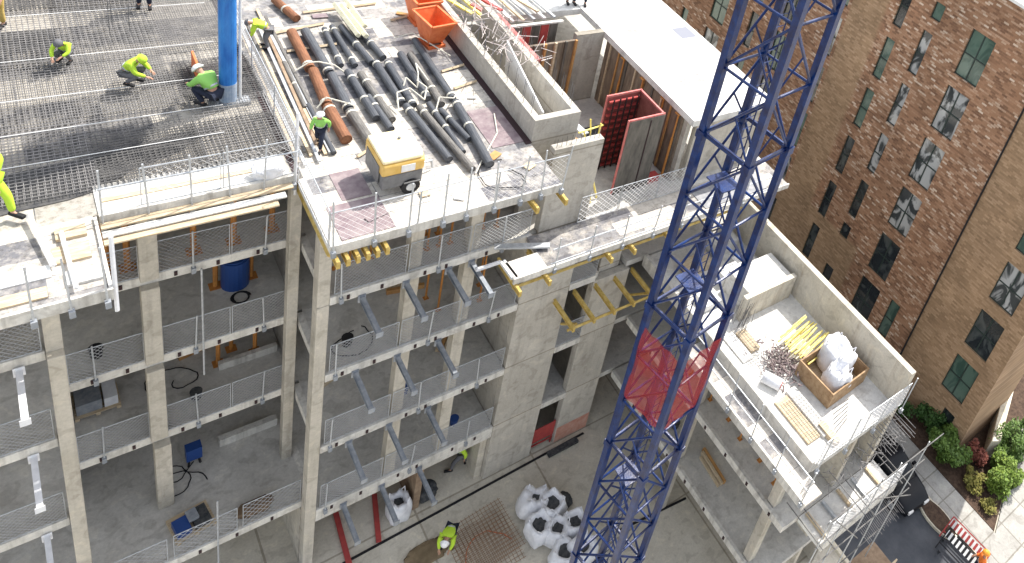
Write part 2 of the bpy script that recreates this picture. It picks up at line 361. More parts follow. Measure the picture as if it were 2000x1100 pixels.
# columns
def column(x0, x1, y0, y1, z0, z1, mat=CONC):
    return part("column", mat, (x0, x1, y0, y1, z0, z1), bevel=0.02)
column(5.2, 5.5, 0.0, 0.4, 0, 12.2); column(5.2, 5.5, 0.02, 0.42, 12.2, 15.1)
column(5.1, 5.38, 2.2, 2.5, 0, 15.1)
zs = [(3.15, 6.22 - T), (6.25, 9.4 - T), (9.43, 12.46 - T), (12.49, 15.3)]
for z0, z1 in zs:
    column(7.5, 7.86, 0.1, 0.45, z0, z1); column(9.18, 9.55, 0.1, 0.45, z0, z1)
    column(7.4, 7.7, 5.0, 5.3, z0, z1); column(10.4, 10.7, 5.0, 5.3, z0, z1)
column(1.95, 2.33, 2.25, 2.62, 3.12, 6.22 - T)
for z0, z1 in zs[1:]: column(1.9, 2.28, 2.3, 2.62, z0, z1)
for z0, z1 in zs: column(3.4, 3.7, 6.0, 6.3, z0, z1)
column(0.06, 0.36, 0.75, 1.05, 0, 12.46); column(0.06, 0.36, 0.95, 1.25, 12.46, 15.1)
part("ground_wall", BROWNST, (8.72, 8.95, 0.2, 2.4, 0, 2.57))
part("ground_wall", PARA, (10.95, 11.2, 0.2, 4.4, 0, 2.57)); part("ground_wall", CONC, (5.2, 5.5, 0.45, 3.5, 0, 2.8))
# dark clamps along the slab edges
for z in LV:
    zc = z - 0.13
    for x in (5.9, 6.75, 7.9, 8.5, 9.7, 10.5): part("edge_clamp", DGAP, (x, x + 0.07, -0.05, -0.022, zc - 0.06, zc + 0.08))
    yy = 0.5 if z < 4 else 2.5
    for x in (0.8, 1.5, 2.6, 3.5, 4.4): part("edge_clamp", DGAP, (x, x + 0.07, yy - 0.03, yy - 0.002, zc - 0.06, zc + 0.08))
for y in (-9, -7.8, -6.6, -5.4, -4.2, -3, -1.8):
    for z in (3.0, 6.1): part("edge_clamp", DGAP, (16.13, 16.158, y, y + 0.08, z - 0.06, z + 0.08))
# core piers
part("core_pier", CONCP, (11.22, 13.1, 0.0, 0.3, 0, 12.4), (11.4, 13.1, 0.0, 0.28, 12.4, 15.8), bevel=0.015)
part("core_pier", CONCP, (14.12, 15.62, 0.0, 0.3, 0, 9.1), (14.45, 15.3, 0.3, 0.6, 9.1, 12.2), bevel=0.015)
part("core_return_wall", CONCP, (11.22, 11.45, 0.31, 5, 0, 12.2)); part("core_return_wall", CONCP, (15.4, 15.62, 0.31, 4, 0, 9.1))
part("core_return_wall", CONCP, (12.9, 13.1, 0.31, 6, 0, 12.2))
for z in (3.12, 6.22, 9.4):
    part("floor_slab", SLAB, (13.1, 14.3, 0.1, 6, z - T, z)); part("slab_edge_beam", EDGE, (13.1, 14.12, -0.03, 0.1, z - T, z + 0.03))
    part("floor_slab", SLAB, (15.5, 21, 0.1, 8, z - T, z - 0.004))
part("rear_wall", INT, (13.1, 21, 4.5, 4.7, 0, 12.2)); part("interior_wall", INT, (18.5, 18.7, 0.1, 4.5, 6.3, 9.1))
# lift core U walls above the deck
part("core_wall", CONCP, (11.06, 11.28, 1.04, 9, 14.4, 16.4)); part("core_wall", CONCP, (12.38, 12.6, 1.04, 7.6, 12.46, 16.4))
part("core_wall", CONCP, (11.06, 12.6, 0.8, 1.04, 12.46, 16.4), bevel=0.01)
part("core_wall", CONCP, (11.28, 12.38, 7.2, 7.4, 14.4, 15.9))
part("core_floor", SLAB, (11.28, 12.38, 1.04, 7.2, 14.3, 14.5))
# pit floor and platform at 12.46
part("floor_slab", SLAB, (11.2, 21.2, 0.1, 16, 12.2, 12.46)); part("slab_edge_beam", EDGE, (13.1, 21.2, -0.05, 0.1, 12.2, 12.49))
# pit surround: back wall, white roof slab with wall beneath
part("pit_wall", CONCP, (15.5, 16.7, 6.1, 6.35, 12.46, 15.6))
part("roof_slab", WSLAB, (16.7, 20.6, 0.0, 18, 15.34, 15.6), bevel=0.01)
part("pit_wall", CONCP, (16.9, 17.1, 0.5, 6.1, 12.46, 15.34)); part("roof_slab", WSLAB, (12.6, 16.7, 8.0, 18, 15.3, 15.56))
part("pit_wall", CONC, (17.3, 20.4, 0.4, 0.6, 12.46, 15.34))
part("roof_slab_marking", mk("grey_cover_sheet", (0.22, 0.23, 0.27), rough=0.7), (19.6, 20.35, 4.9, 5.7, 15.6, 15.606))
GCS = mk("grey_cover_sheet", (0.24, 0.235, 0.23), (0.5, 0.49, 0.47), 5, rough=0.7)
part("roof_slab_marking", GCS, (17.5, 18.2, 5.5, 6.1, 15.6, 15.606)); part("roof_slab_marking", GCS, (17.6, 18.7, 2.0, 2.6, 15.6, 15.606))
part("roof_slab_marking", mk("dusty_strip", (0.3, 0.28, 0.25), (0.5, 0.48, 0.45), 7), (17.0, 17.35, 3.4, 6.0, 15.6, 15.606))

# upper formwork decks
part("formwork_deck", DECKR, (5.15, 11.02, -1.25, 18, 15.42, 15.6))
part("deck_edge_board", EDGE, (5.02, 11.02, -1.31, -1.25, 15.38, 15.66)); part("deck_edge_board", EDGE, (5.02, 5.15, -1.25, 1.3, 15.38, 15.66))
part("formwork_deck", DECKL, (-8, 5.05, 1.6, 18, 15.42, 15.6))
part("deck_edge_board", EDGE, (1.2, 5.05, 1.5, 1.6, 15.36, 15.64)); part("deck_walkway", WSLAB, (1.2, 4.9, 1.62, 2.6, 15.6, 15.63)); part("deck_walkway_board", TIMB, (1.3, 4.6, 1.95, 2.1, 15.63, 15.66))
part("formwork_deck", DECKR, (-8, 1.1, -0.75, 1.6, 15.42, 15.6)); part("deck_edge_board", EDGE, (-8, 1.1, -0.82, -0.75, 15.36, 15.66))
part("deck_edge_board", EDGE, (1.1, 1.16, -0.82, 1.5, 15.36, 15.66))
part("floor_slab", SLAB, (-8, 0.3, 0.9, 1.6, 15.1, 15.4))
part("deck_plywood_sheet", PLYP, (5.3, 6.5, -1.15, 0.1, 15.6, 15.62)); part("deck_plywood_sheet", PLYP, (9.9, 10.95, 0.9, 2.8, 15.6, 15.62))
part("deck_plywood_sheet", PLYP, (5.7, 6.4, 0.2, 1.3, 15.6, 15.615))
part("deck_edge_strip", DGAP, (10.86, 11.05, 0.75, 9, 15.605, 15.63))
# pale ply sheets laid over the deck edge
# outrigger platform at level 12.46
part("outrigger_platform", DECKR, (11.0, 21.2, -1.45, -0.06, 12.36, 12.5)); part("platform_edge_board", EDGE, (9.9, 21.2, -1.51, -1.45, 12.34, 12.55))
part("outrigger_platform", WSLAB, (9.95, 11.0, -1.45, -0.75, 12.36, 12.5))
part("platform_sheet", mk("grey_platform_sheet", (0.2, 0.21, 0.23), (0.34, 0.34, 0.35), 4, rough=0.6), (17.2, 20.2, -1.3, -0.15, 12.503, 12.53))
# wing
part("wing_slab", WSLAB, (16.25, 20.3, -9.55, 0.0, 9.14, 9.4)); part("wing_edge_beam", EDGE, (16.1, 16.25, -9.6, -0.06, 9.1, 9.62), (16.25, 20.3, -9.62, -9.55, 9.1, 9.5), bevel=0.01)
part("parapet_wall", PARA, (20.3, 20.55, -9.6, 0.2, 6.3, 11.05), bevel=0.02)
for z in (3.12, 6.22):
    part("wing_slab", SLAB, (16.3, 20.5, -9.6, 0.0, z - T, z)); part("wing_edge_beam", EDGE, (16.16, 16.3, -9.6, -0.04, z - T, z + 0.04), bevel=0.012)
    part("wing_wall", PARA, (18.6, 18.8, -9.5, 0, z - 2.9, z - T))
part("wing_wall", PARA, (18.6, 18.8, -9.5, 0, 6.24, 9.14)); part("wing_wall", CONC, (20.3, 20.5, -9.5, 0, 0, 5.9))
part("balcony_slab", WSLAB, (16.9, 20.7, -10.7, -9.63, 6.0, 6.26)); part("balcony_upstand", EDGE, (16.9, 20.7, -10.78, -10.7, 5.98, 6.4))
for y in (-8.95, -4.6):
    for z0, z1 in ((0, 2.86), (3.16, 5.96), (6.26, 9.1)): part("column", CONC, (16.32, 16.62, y, y + 0.35, z0, z1), bevel=0.02)
part("outrigger_platform", DECKR, (15.3, 16.06, -10.3, -4.0, 9.02, 9.14)); part("platform_edge_board", EDGE, (15.22, 15.3, -10.3, -4.0, 8.98, 9.3))
part("block_wall", PARA, (17.6, 20.1, -4.1, -3.9, 9.4, 10.5)); part("block_wall", WSLAB, (18.0, 20.1, -3.9, -2.6, 9.4, 10.35))

# ------------------------------------------------------------------ mesh edge barriers
def barrier_mesh(L, H=1.1, pitch=0.085, mat=WIRE, r=0.0085):
    root = thing("edge_barrier", "", "barrier")
    f = MB(); f.tube((0, 0, 0.05), (L, 0, 0.05), 0.012, 6); f.tube((0, 0, H), (L, 0, H), 0.015, 6)
    f.tube((0, 0, 0.05), (0, 0, H), 0.012, 6); f.tube((L, 0, 0.05), (L, 0, H), 0.012, 6); f.build("frame", STEEL, root)
    w = MB(); h0, h1 = 0.06, H - 0.01; p2 = pitch * 1.45; hh = h1 - h0
    x = -hh
    while x < L:                                   # diamond wires, clipped to the frame
        for sgn in (1, -1):
            a, b = (x, x + hh)
            za, zb = (h0, h1) if sgn == 1 else (h1, h0)
            t0 = max(0, (0 - a) / hh); t1 = min(1, (L - a) / hh)
            if t1 - t0 > 0.02: w.wire((a + hh * t0, 0.003 * sgn, za + (zb - za) * t0), (a + hh * t1, 0.003 * sgn, za + (zb - za) * t1), r)
        x += p2
    w.build("wire_panel", mat, root)
    return root
_pro = {}
def barrier(L, loc, rz, label, group, mat=WIRE, tilt=0.0, H=1.1, pitch=0.085, r=0.0085):
    key = (round(L, 1), mat.name, H, pitch, r)
    if key not in _pro:
        o = barrier_mesh(round(L, 1), H, pitch, mat, r); _pro[key] = o; o.location = loc; o["label"] = label; o["group"] = group
    else:
        o = dup(_pro[key], loc, label=label, group=group)
    o.rotation_euler = (tilt, 0, rz); return o
NAME = {3.12: "lowest", 6.22: "second", 9.4: "third", 12.46: "fourth"}
for z in LV:
    for i, (x, L) in enumerate(((5.62, 1.8), (7.5, 1.7), (9.3, 1.8))):
        barrier(L, (x, 0.06, z), 0, "grey mesh barrier, %s floor of the projecting bay, %s from its corner" % (NAME[z], ORD[i]), "mesh barriers on the projecting bay")
for z in (6.22, 9.4, 12.46):
    for i, (x, L) in enumerate(((0.4, 1.5), (2.3, 1.5), (3.85, 1.5))):
        barrier(L, (x, 2.52, z), 0, "grey mesh barrier, %s floor of the recessed bay, %s from the left" % (NAME[z], ORD[i]), "mesh barriers on the recessed bay")
for i, (x, L) in enumerate(((0.4, 1.5), (2.05, 1.5), (3.7, 1.5))):
    barrier(L, (x, 0.55, 3.12), 0, "grey mesh barrier along the terrace edge, %s from the left column" % ORD[i], "mesh barriers on the terrace", pitch=0.13)
for z in (3.12, 6.22, 9.4, 12.46):
    barrier(2.2, (-2.2, 1.05, z), 0, "grey wire mesh barrier on the %s floor left of the tall left column" % NAME[z], "mesh barriers left of the left column")
for z in (6.22, 9.4):
    barrier(1.0, (13.11, 0.03, z), 0, "short mesh barrier in the %s floor gap between the two concrete piers" % NAME[z], "mesh barriers between the piers")
for i in range(3):
    barrier(2.0, (4.98 + i * 2.02, -1.28, 15.6), 0, "pale mesh barrier on the pipe deck's front edge, %s from the left" % ORD[i], "mesh barriers on the pipe deck edge", WIREW, pitch=0.11, r=0.0032)
barrier(2.4, (4.98, -1.2, 15.6), math.radians(90), "pale wire mesh barrier down the left side of the pipe deck", "mesh barriers on the pipe deck edge", WIREW, pitch=0.11, r=0.0032)
for i in range(3):
    barrier(1.5, (12.7 + i * 1.55, -0.12, 12.5), 0, "pale mesh barrier behind the outrigger platform, %s from the front pier" % ORD[i], "mesh barriers behind the outrigger platform", WIREW, pitch=0.13)
for i in range(2):
    barrier(2.1, (16.3 + i * 2.13, -9.66, 9.45), 0, "pale mesh barrier on the end edge of the wing roof, %s half" % ("left", "right")[i], "mesh barriers on the wing end", WIREW, pitch=0.1)
    barrier(1.9, (16.9 + i * 1.92, -10.74, 6.35), 0, "pale mesh barrier on the lower balcony edge of the wing, %s half" % ("left", "right")[i], "mesh barriers on the wing balcony", WIREW, pitch=0.1)
barrier(1.5, (3.5, 1.6, 15.6), 0, "pale mesh barrier on the recessed deck edge beside the white bag", "mesh barriers on the recessed deck", WIREW, pitch=0.12, r=0.003)
barrier(1.5, (1.95, 1.6, 15.6), 0, "pale mesh barrier on the recessed deck edge left of the white bag", "mesh barriers on the recessed deck", WIREW, pitch=0.12, r=0.003)

# guard posts
def post_proto(h):
    root = thing("guard_post", "", "post")
    MB().tube((0, 0, -0.25), (0, 0, h), 0.022, 6).build("tube", STEEL, root)
    MB().box(-0.05, 0.05, -0.06, 0.05, -0.22, -0.05).build("clamp", BRKT, root)
    return root
_pp = {}
def post(x, y, z, h, label, group):
    if h not in _pp: o = _pp[h] = post_proto(h); o.location = (x, y, z); o["label"] = label; o["group"] = group
    else: o = dup(_pp[h], (x, y, z), label=label, group=group)
    o.rotation_euler = (R_.uniform(-.04, .04), R_.uniform(-.05, .05), 0)
for i, x in enumerate((5.05, 5.95, 6.75, 7.6, 8.2, 8.95, 9.7, 10.3, 10.95)):
    post(x, -1.36, 15.6, 1.5, "thin steel guard post on the pipe deck's front edge, %s from the left" % ORD[i], "guard posts on the pipe deck edge")
for i, x in enumerate((1.25, 2.05, 2.85, 3.6, 4.3, 4.95)):
    post(x, 1.42, 15.5, 1.5, "thin steel guard post on the rebar deck's front edge, %s from the left" % ORD[i], "guard posts on the recessed deck edge")
for i, x in enumerate((-0.05, 0.5, 1.05)):
    post(x, -0.9, 15.5, 1.4, "grey guard post on the projecting left deck, %s from the left" % ORD[i], "guard posts on the projecting left deck")
for i, x in enumerate((11.2, 12.4, 13.6, 14.8, 16.0, 17.4, 18.8)):
    post(x, -1.52, 12.5, 1.2, "thin guard post on the outrigger platform edge, %s from its left end" % ORD[i], "guard posts on the outrigger platform")
for i, y in enumerate((-10.2, -9.0, -7.8, -6.6, -5.4, -4.2)):
    post(15.2, y, 9.3, 1.5, "thin steel guard post along the wing side platform, %s from the yard end" % ORD[i], "guard posts along the wing side")
for i, (x, y, z) in enumerate(((16.3, -9.75, 9.4), (17.6, -9.75, 9.4), (19, -9.75, 9.4), (20.5, -9.75, 9.4))):
    post(x, y, z, 1.5, "thin steel guard post on the end edge of the wing roof, %s from the left" % ORD[i], "guard posts on the wing end")
for k, z in enumerate((3.12, 6.22, 9.4, 12.46)):
    for i, x in enumerate((5.75, 8.3, 10.2)):
        post(x, -0.06, z, 1.2, "grey guard post, %s floor of the projecting bay, %s from its corner" % (NAME[z], ORD[i]), "guard posts on the projecting bay")
    if z > 4:
        for i, x in enumerate((0.9, 3.0, 4.6)):
            post(x, 2.46, z, 1.2, "grey guard post, %s floor of the recessed bay, %s from the left" % (NAME[z], ORD[i]), "guard posts on the recessed bay")

# guard rails and scaffold tubes: long tubes clamped along the edges
def tube_thing(name, label, cat, a, b, r, mat, group=None, n=6):
    o = MB(a).tube(a, b, r, n).build(name, mat); tag(o, label, cat, group); return o
tube_thing("scaffold_tube", "long scaffold tube rail along the outer edge of the outrigger platform", "rail", (11.0, -1.53, 13.3), (20.5, -1.53, 13.3), 0.025, STEEL)
tube_thing("scaffold_tube", "low scaffold tube along the front of the outrigger platform", "rail", (11.0, -1.56, 12.75), (20.5, -1.56, 12.75), 0.025, STEEL)
tube_thing("scaffold_tube", "scaffold tube rail along the recessed deck edge above the planks", "rail", (1.2, 1.38, 16.5), (5.0, 1.38, 16.5), 0.022, STEEL)
tube_thing("scaffold_tube", "top rail along the wing side platform", "rail", (15.2, -10.3, 10.35), (15.2, -4.0, 10.35), 0.022, STEEL)
tube_thing("scaffold_tube", "middle rail along the wing side platform", "rail", (15.2, -10.3, 9.85), (15.2, -4.0, 9.85), 0.022, STEEL)
for i in range(5):
    tube_thing("scaffold_upright", "upright scaffold tube before the wing end, %s from the left" % ORD[i], "scaffold tube", (15.3 + i * 1.2, -11.2, 3.0), (15.3 + i * 1.2, -11.2 + 0.1 * (i % 2), 9.7 - 0.3 * (i % 2)), 0.021, STEEL, "scaffold uprights at the wing end")
DSTEEL = mk("weathered_tube_steel", (0.10, 0.10, 0.10), (0.2, 0.19, 0.18), 5, 0.7)
for i, (a, b) in enumerate((((15.2, -11.2, 9.6), (20.9, -11.25, 9.6)), ((15.2, -11.2, 8.4), (20.6, -11.2, 8.4)), ((15.2, -11.25, 7.2), (20.3, -11.3, 7.2)), ((15.2, -11.2, 5.0), (20.0, -11.2, 5.0)), ((15.3, -11.3, 9.9), (18.6, -11.1, 5.6)), ((17.6, -11.3, 8.9), (20.9, -11.3, 6.3)))):
    tube_thing("scaffold_tube", "%s scaffold tube crossing the wing end, %s from the top" % (("level", "raking")[i > 3], ORD[i % 4]), "scaffold tube", a, b, 0.019, DSTEEL, "scaffold tubes across the wing end")
for i in range(6):
    tube_thing("scaffold_transom", "short scaffold transom reaching from the wing end to the uprights, %s from left" % ORD[i], "scaffold tube", (15.4 + i * 0.95, -9.7, 8.42 - 0.9 * (i % 2)), (15.4 + i * 0.95, -11.35, 8.42 - 0.9 * (i % 2)), 0.019, DSTEEL, "scaffold transoms at the wing end")
tube_thing("scaffold_tube", "white downpipe like tube beside the notch in the recessed deck", "rail", (1.2, -0.7, 14.9), (1.2, -0.7, 17.0), 0.045, BRKW)
tube_thing("scaffold_tube", "tall grey tube standing at the left corner of the pipe deck", "rail", (5.0, 1.5, 15.0), (5.0, 1.5, 17.6), 0.035, BRKW)
tube_thing("scaffold_upright", "thin upright tube in front of the recessed bay reaching from the terrace upward", "scaffold tube", (3.05, 0.4, 0.0), (3.05, 0.4, 5.2), 0.025, STEEL)
tube_thing("scaffold_upright", "thin upright tube in front of the recessed bay between third and fourth floors", "scaffold tube", (3.15, 2.35, 8.3), (3.15, 2.35, 12.4), 0.025, STEEL)

# ------------------------------------------------------------------ cantilever brackets on the facade
def bracket_proto(mat, L=1.35):
    root = thing("cantilever_bracket", "", "bracket")
    b = MB()
    b.box(-0.06, 0.06, -L, 0.02, -0.13, -0.11); b.box(-0.06, 0.06, -L, 0.02, 0.0, 0.02); b.box(-0.012, 0.012, -L, 0.02, -0.11, 0.0)
    b.build("channel_arm", mat, root)
    MB().box(-0.09, 0.09, -L - 0.02, -L, -0.15, 0.04).build("end_plate", mat, root)
    MB().box(-0.1, 0.1, 0.021, 0.05, -0.2, 0.06).build("wall_plate", mat, root)
    return root
_bk = None
for z, zn in ((12.2, "fourth"), (9.15, "third"), (5.97, "second"), (2.85, "lowest")):
    for i, x in enumerate((6.28, 7.43, 8.62)):
        lab = "grey bracket arm, %s slab edge of the projecting bay, %s from its corner" % (zn, ORD[i])
        if _bk is None: _bk = bracket_proto(BRKT); _bk.location = (x, -0.08, z); _bk["label"] = lab; _bk["group"] = "bracket arms on the projecting bay"
        else: dup(_bk, (x, -0.08, z), label=lab, group="bracket arms on the projecting bay")
_bw = None
for z, zn in ((15.3, "top"), (12.2, "fourth"), (9.15, "third"), (5.97, "second")):
    lab = "pale steel bracket arm jutting from the %s slab left of the left column" % zn
    if _bw is None: _bw = bracket_proto(BRKW, 1.4); _bw.location = (-0.4, 0.92, z); _bw["label"] = lab; _bw["group"] = "bracket arms left of the left column"  # arms whitened: sunlight on the steel is put into the colour
    else: dup(_bw, (-0.4, 0.92, z), label=lab, group="bracket arms left of the left column")
b4 = dup(_bk, (9.3, -0.08, 12.2), label="short grey bracket arm beside the white steel frame under the outrigger platform")

# ------------------------------------------------------------------ timber beams
def beam_proto(L):
    root = thing("timber_beam", "", "beam")
    b = MB(); b.box(-0.04, 0.04, -L, 0, 0.16, 0.2); b.box(-0.015, 0.015, -L + 0.01, 0, 0.04, 0.16); b.box(-0.04, 0.04, -L, 0, 0, 0.04)
    b.build("beam_web", TIMY, root); MB().box(-0.045, 0.045, -L - 0.012, -L, -0.004, 0.204).build("end_cap", TIMY, root)
    return root
_tb = beam_proto(1.5); _tb.location = (5.12, -0.05, 15.15); _first = True
_tb["label"] = "yellow beam end under the pipe deck's left corner, first from the left"; _tb["group"] = "formwork beams under the pipe deck"
for i, x in enumerate((5.34, 5.56, 5.78, 6.0, 6.22)):
    dup(_tb, (x, -0.05, 15.15), label="yellow beam end under the pipe deck's left corner, %s from the left" % ORD[i + 1])
for i, (x, z) in enumerate(((10.12, 15.15), (11.0, 15.15))):
    dup(_tb, (x, -0.15, z), label="yellow beam end under the pipe deck's right end, %s of the two" % ("left", "right")[i], group="formwork beams under the pipe deck")
for i, x in enumerate((10.0, 10.95, 13.1, 13.98, 15.4)):
    dup(_tb, (x, -0.3, 12.1), label="yellow formwork beam end under the outrigger platform, %s from the left" % ORD[i], group="formwork beams under the outrigger platform")
for i, x in enumerate((12.6, 13.4, 14.2, 15.0, 15.8)):
    dup(_tb, (x, 0.1, 8.78), label="yellow beam below the small platform at the second pier, %s from left" % ORD[i], group="beams below the small platform")
tube_thing("waling_beam", "long yellow timber waler running under the outrigger platform", "beam", (10.0, -1.35, 12.02), (19, -1.35, 12.02), 0.06, TIMY, n=4)
tube_thing("waling_beam", "yellow timber waler under the small platform beside the second pier", "beam", (12.5, -1.2, 8.7), (16.1, -1.2, 8.7), 0.06, TIMY, n=4)
tube_thing("waling_beam", "brown timber waler under the left side of the pipe deck", "beam", (5.1, -1.0, 15.08), (5.1, 1.9, 15.08), 0.06, TIMY, n=4)
tube_thing("raking_timber", "yellow raking timber propping the small platform at the second pier", "beam", (12.9, -1.1, 8.7), (13.05, -0.1, 7.6), 0.05, TIMY, n=4)
tube_thing("raking_timber", "yellow raking timber right of the second pier", "beam", (16.0, -1.1, 8.7), (15.8, -0.1, 7.7), 0.05, TIMY, n=4)
sf = thing("steel_loading_frame", "pale steel angle frame at the left end of the outrigger platform", "frame", (9.3, -1.0, 12.4))
for a, b in (((9.15, -0.62, 12.45), (9.9, -0.62, 12.45)), ((9.9, -0.62, 12.45), (9.93, -1.35, 12.45)), ((10.0, -0.62, 12.45), (10.05, -1.4, 12.45))):
    MB((9.3, -1.0, 12.4)).bar(a, b, 0.07, 0.1).build("frame_member", BRKW, sf)
MB((9.3, -1.0, 12.4)).bar((9.9, -0.12, 12.62), (11.4, -0.75, 12.62), 0.2, 0.06).build("frame_member", STEEL, sf)

# ------------------------------------------------------------------ props
def prop_proto(h):
    root = thing("adjustable_prop", "", "prop")
    MB().tube((0, 0, 0.01), (0, 0, h * 0.62), 0.034, 7).build("outer_tube", ORP, root)
    MB().tube((0, 0, h * 0.62), (0, 0, h - 0.02), 0.024, 7).build("inner_tube", ORP, root)
    MB().box(-0.08, 0.08, -0.08, 0.08, 0, 0.01).build("base_plate", ORP, root); MB().box(-0.08, 0.08, -0.08, 0.08, h - 0.02, h).build("head_plate", ORP, root)
    return root
P0 = prop_proto(2.7); P0n = [0]
def prop(x, y, z, label, group, h=2.7, w=1.0):
    sc3 = (w, w, h / 2.7)
    if P0n[0] == 0:
        o = P0; o.location = (x, y, z); o.scale = sc3; o["label"] = label; o["group"] = group
    else: o = dup(P0, (x, y, z), label=label, group=group, scale=sc3)
    P0n[0] += 1
for i, (x, y) in enumerate(((8.25, 0.7), (8.42, 1.3), (8.6, 0.7), (8.75, 1.2), (8.92, 0.7), (10.0, 0.9), (10.2, 1.5), (10.4, 0.8), (10.6, 1.4), (5.9, 1.0), (6.3, 1.1), (6.8, 1.0), (7.1, 1.6))):
    prop(x, y, 12.46, "orange prop under the pipe deck in the projecting bay, %s placed" % ORD[i], "props under the pipe deck", 2.93)
for i, (x, y) in enumerate(((9.65, 0.8), (9.8, 1.4), (10.2, 0.7), (10.45, 1.3), (8.95, 0.9), (8.8, 1.5))):
    prop(x, y, 9.4, "orange prop, third floor behind the bracket arms, %s placed" % ORD[i], "props on the third floor of the projecting bay", 2.8)
for i, (x, y) in enumerate(((1.35, 3.0), (1.75, 3.0), (3.1, 3.0), (3.98, 3.0), (4.9, 3.1))):
    prop(x, y, 12.46, "thick orange prop under the rebar deck in the recessed bay, %s from the left" % ORD[i], "props under the rebar deck", 2.93, 2.1)
for i, (x, y, z) in enumerate(((3.83, 4.5, 9.4), (4.72, 4.5, 9.4))):
    prop(x, y, z, "thick orange prop %s of the blue barrel on the third floor" % ("left", "right")[i], "props beside the blue barrel", 2.75, 2.0)
for i, (x, y, z) in enumerate(((3.83, 4.3, 6.22), (4.25, 4.7, 6.22), (4.8, 4.3, 6.22))):
    prop(x, y, z, "thick orange prop, second floor of the recessed bay, %s from the left" % ORD[i], "props in the recessed bay second floor", 2.85, 1.8)
for i, (x, y) in enumerate(((13.3, 0.7), (13.6, 1.1), (13.9, 0.8), (15.9, 0.7), (16.4, 0.8), (17.0, 0.9), (17.4, 1.6))):
    prop(x, y, 9.4, "orange prop below the outrigger platform near the piers, %s from left" % ORD[i], "props near the second pier", 2.8)
for i, (x, y) in enumerate(((16.9, -4.6), (17.0, -5.6), (16.9, -6.4), (17.0, -7.4), (16.9, -8.3), (16.9, -3.4))):
    prop(x, y, 6.22, "orange prop under the wing roof behind its side edge, %s in the row" % ORD[i], "props under the wing roof", 2.88)
for i, (x, y) in enumerate(((16.75, 0.9), (16.78, 1.9), (16.72, 3.2), (16.75, 4.6))):
    prop(x, y, 12.46, "orange prop at the white roof slab's edge, %s from the front" % ORD[i], "props under the white roof slab", 2.85, 1.4)
part("door_lintel_timber", TIMO, (1.2, 2.0, 2.4, 2.5, 15.1, 15.3))

# ------------------------------------------------------------------ reinforcement mats on the left deck
def mat_mesh(w, l, p=0.115, r=0.0095):
    b = MB(); n = int(w / p); k = int(l / p)
    for i in range(n + 1): b.wire((i * p, -0.03, 0), (i * p, l + 0.03, 0), r)
    for j in range(k + 1): b.wire((-0.03, j * p, 0.018), (w + 0.03, j * p, 0.018), r)
    return b
mp_ = None; mi = 0
for lay, (z, ox) in enumerate(((15.64, 0.0), (15.78, 0.35))):
    for iy in range(4):
        for ix in range(4):
            x = -2.9 + ix * 2.05 + ox * 0.4; y = 2.45 + iy * 2.72 + R_.uniform(-.05, .05)
            if x > 3.6: x = 3.1 + ox * 0.3
            lab = "rebar mat, %s layer of the left deck, %s from the left in %s row" % (("bottom", "top")[lay], ORD[ix], ORD[iy])
            if mp_ is None:
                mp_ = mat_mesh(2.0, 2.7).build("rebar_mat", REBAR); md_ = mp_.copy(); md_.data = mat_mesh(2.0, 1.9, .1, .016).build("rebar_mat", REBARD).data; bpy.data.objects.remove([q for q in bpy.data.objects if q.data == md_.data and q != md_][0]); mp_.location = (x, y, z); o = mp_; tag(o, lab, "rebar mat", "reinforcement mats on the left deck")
            else:
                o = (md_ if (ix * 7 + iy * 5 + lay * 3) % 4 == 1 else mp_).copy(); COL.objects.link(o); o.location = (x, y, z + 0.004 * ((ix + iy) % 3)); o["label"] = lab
            o.rotation_euler = (0, 0, R_.uniform(-.012, .012))
# pale chalky joints between the mats: upturned spacer strips
for i, y in enumerate((3.5, 4.7, 6.1, 7.9, 10.2)):
    o = MB((-3, y, 15.6)).bar((-3, y, 15.85), (3.9 + 0.2 * i % 1, y + 0.02, 15.83), 0.016, 0.015).build("spacer_strip", WHITE)
    tag(o, "long white spacer strip across the rebar mats, %s from the deck edge" % ORD[i], "strip", "white strips on the reinforcement")
# dark patch under the mats: the deck's shadow band put into colour
wc = mk("shadow_band_tone", (0.045, 0.045, 0.05), (0.12, 0.115, 0.11), 3, 0.35, bump=0.8, bscale=7)
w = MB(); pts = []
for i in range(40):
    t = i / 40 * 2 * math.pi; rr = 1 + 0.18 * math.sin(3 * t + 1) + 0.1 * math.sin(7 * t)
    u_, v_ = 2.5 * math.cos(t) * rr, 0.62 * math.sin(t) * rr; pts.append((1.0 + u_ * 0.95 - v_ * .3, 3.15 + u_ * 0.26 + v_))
w.prism(pts, 15.604, 15.625); tag(w.build("shadow_band_patch", wc), "dark patch painting the shadow band across the rebar deck near the left worker", "painted shadow", kind="stuff")

# rebar starters on column at the terrace etc
def starters(name, label, pts, h, mat=REBAR, lean=0.03, r=0.010):
    o = Vector(pts[0]); b = MB(o)
    for p in pts:
        p = Vector(p); q = p + Vector((R_.uniform(-lean, lean), R_.uniform(-lean, lean), 1)) * h * R_.uniform(.85, 1.05) if not isinstance(h, Vector) else p + h * R_.uniform(.8, 1.05)
        b.wire(p, q, r)
    ob = b.build(name, mat); tag(ob, label, "rebar"); return ob
starters("starter_bars", "comb of thin starter bars jutting out of the wing roof end near the parapet", [(19.2 + i * 0.14, -9.6, 9.2 + 0.05 * (i % 2)) for i in range(10)] + [(19.2 + i * 0.14, -9.6, 8.9) for i in range(10)], Vector((0.1, -0.95, -0.1)))
starters("starter_bars", "comb of starter bars jutting from the lower balcony of the wing", [(18.6 + i * 0.16, -10.75, 6.1) for i in range(13)] + [(18.7 + i * 0.16, -10.75, 5.85) for i in range(13)], Vector((0.05, -0.75, -0.15)))
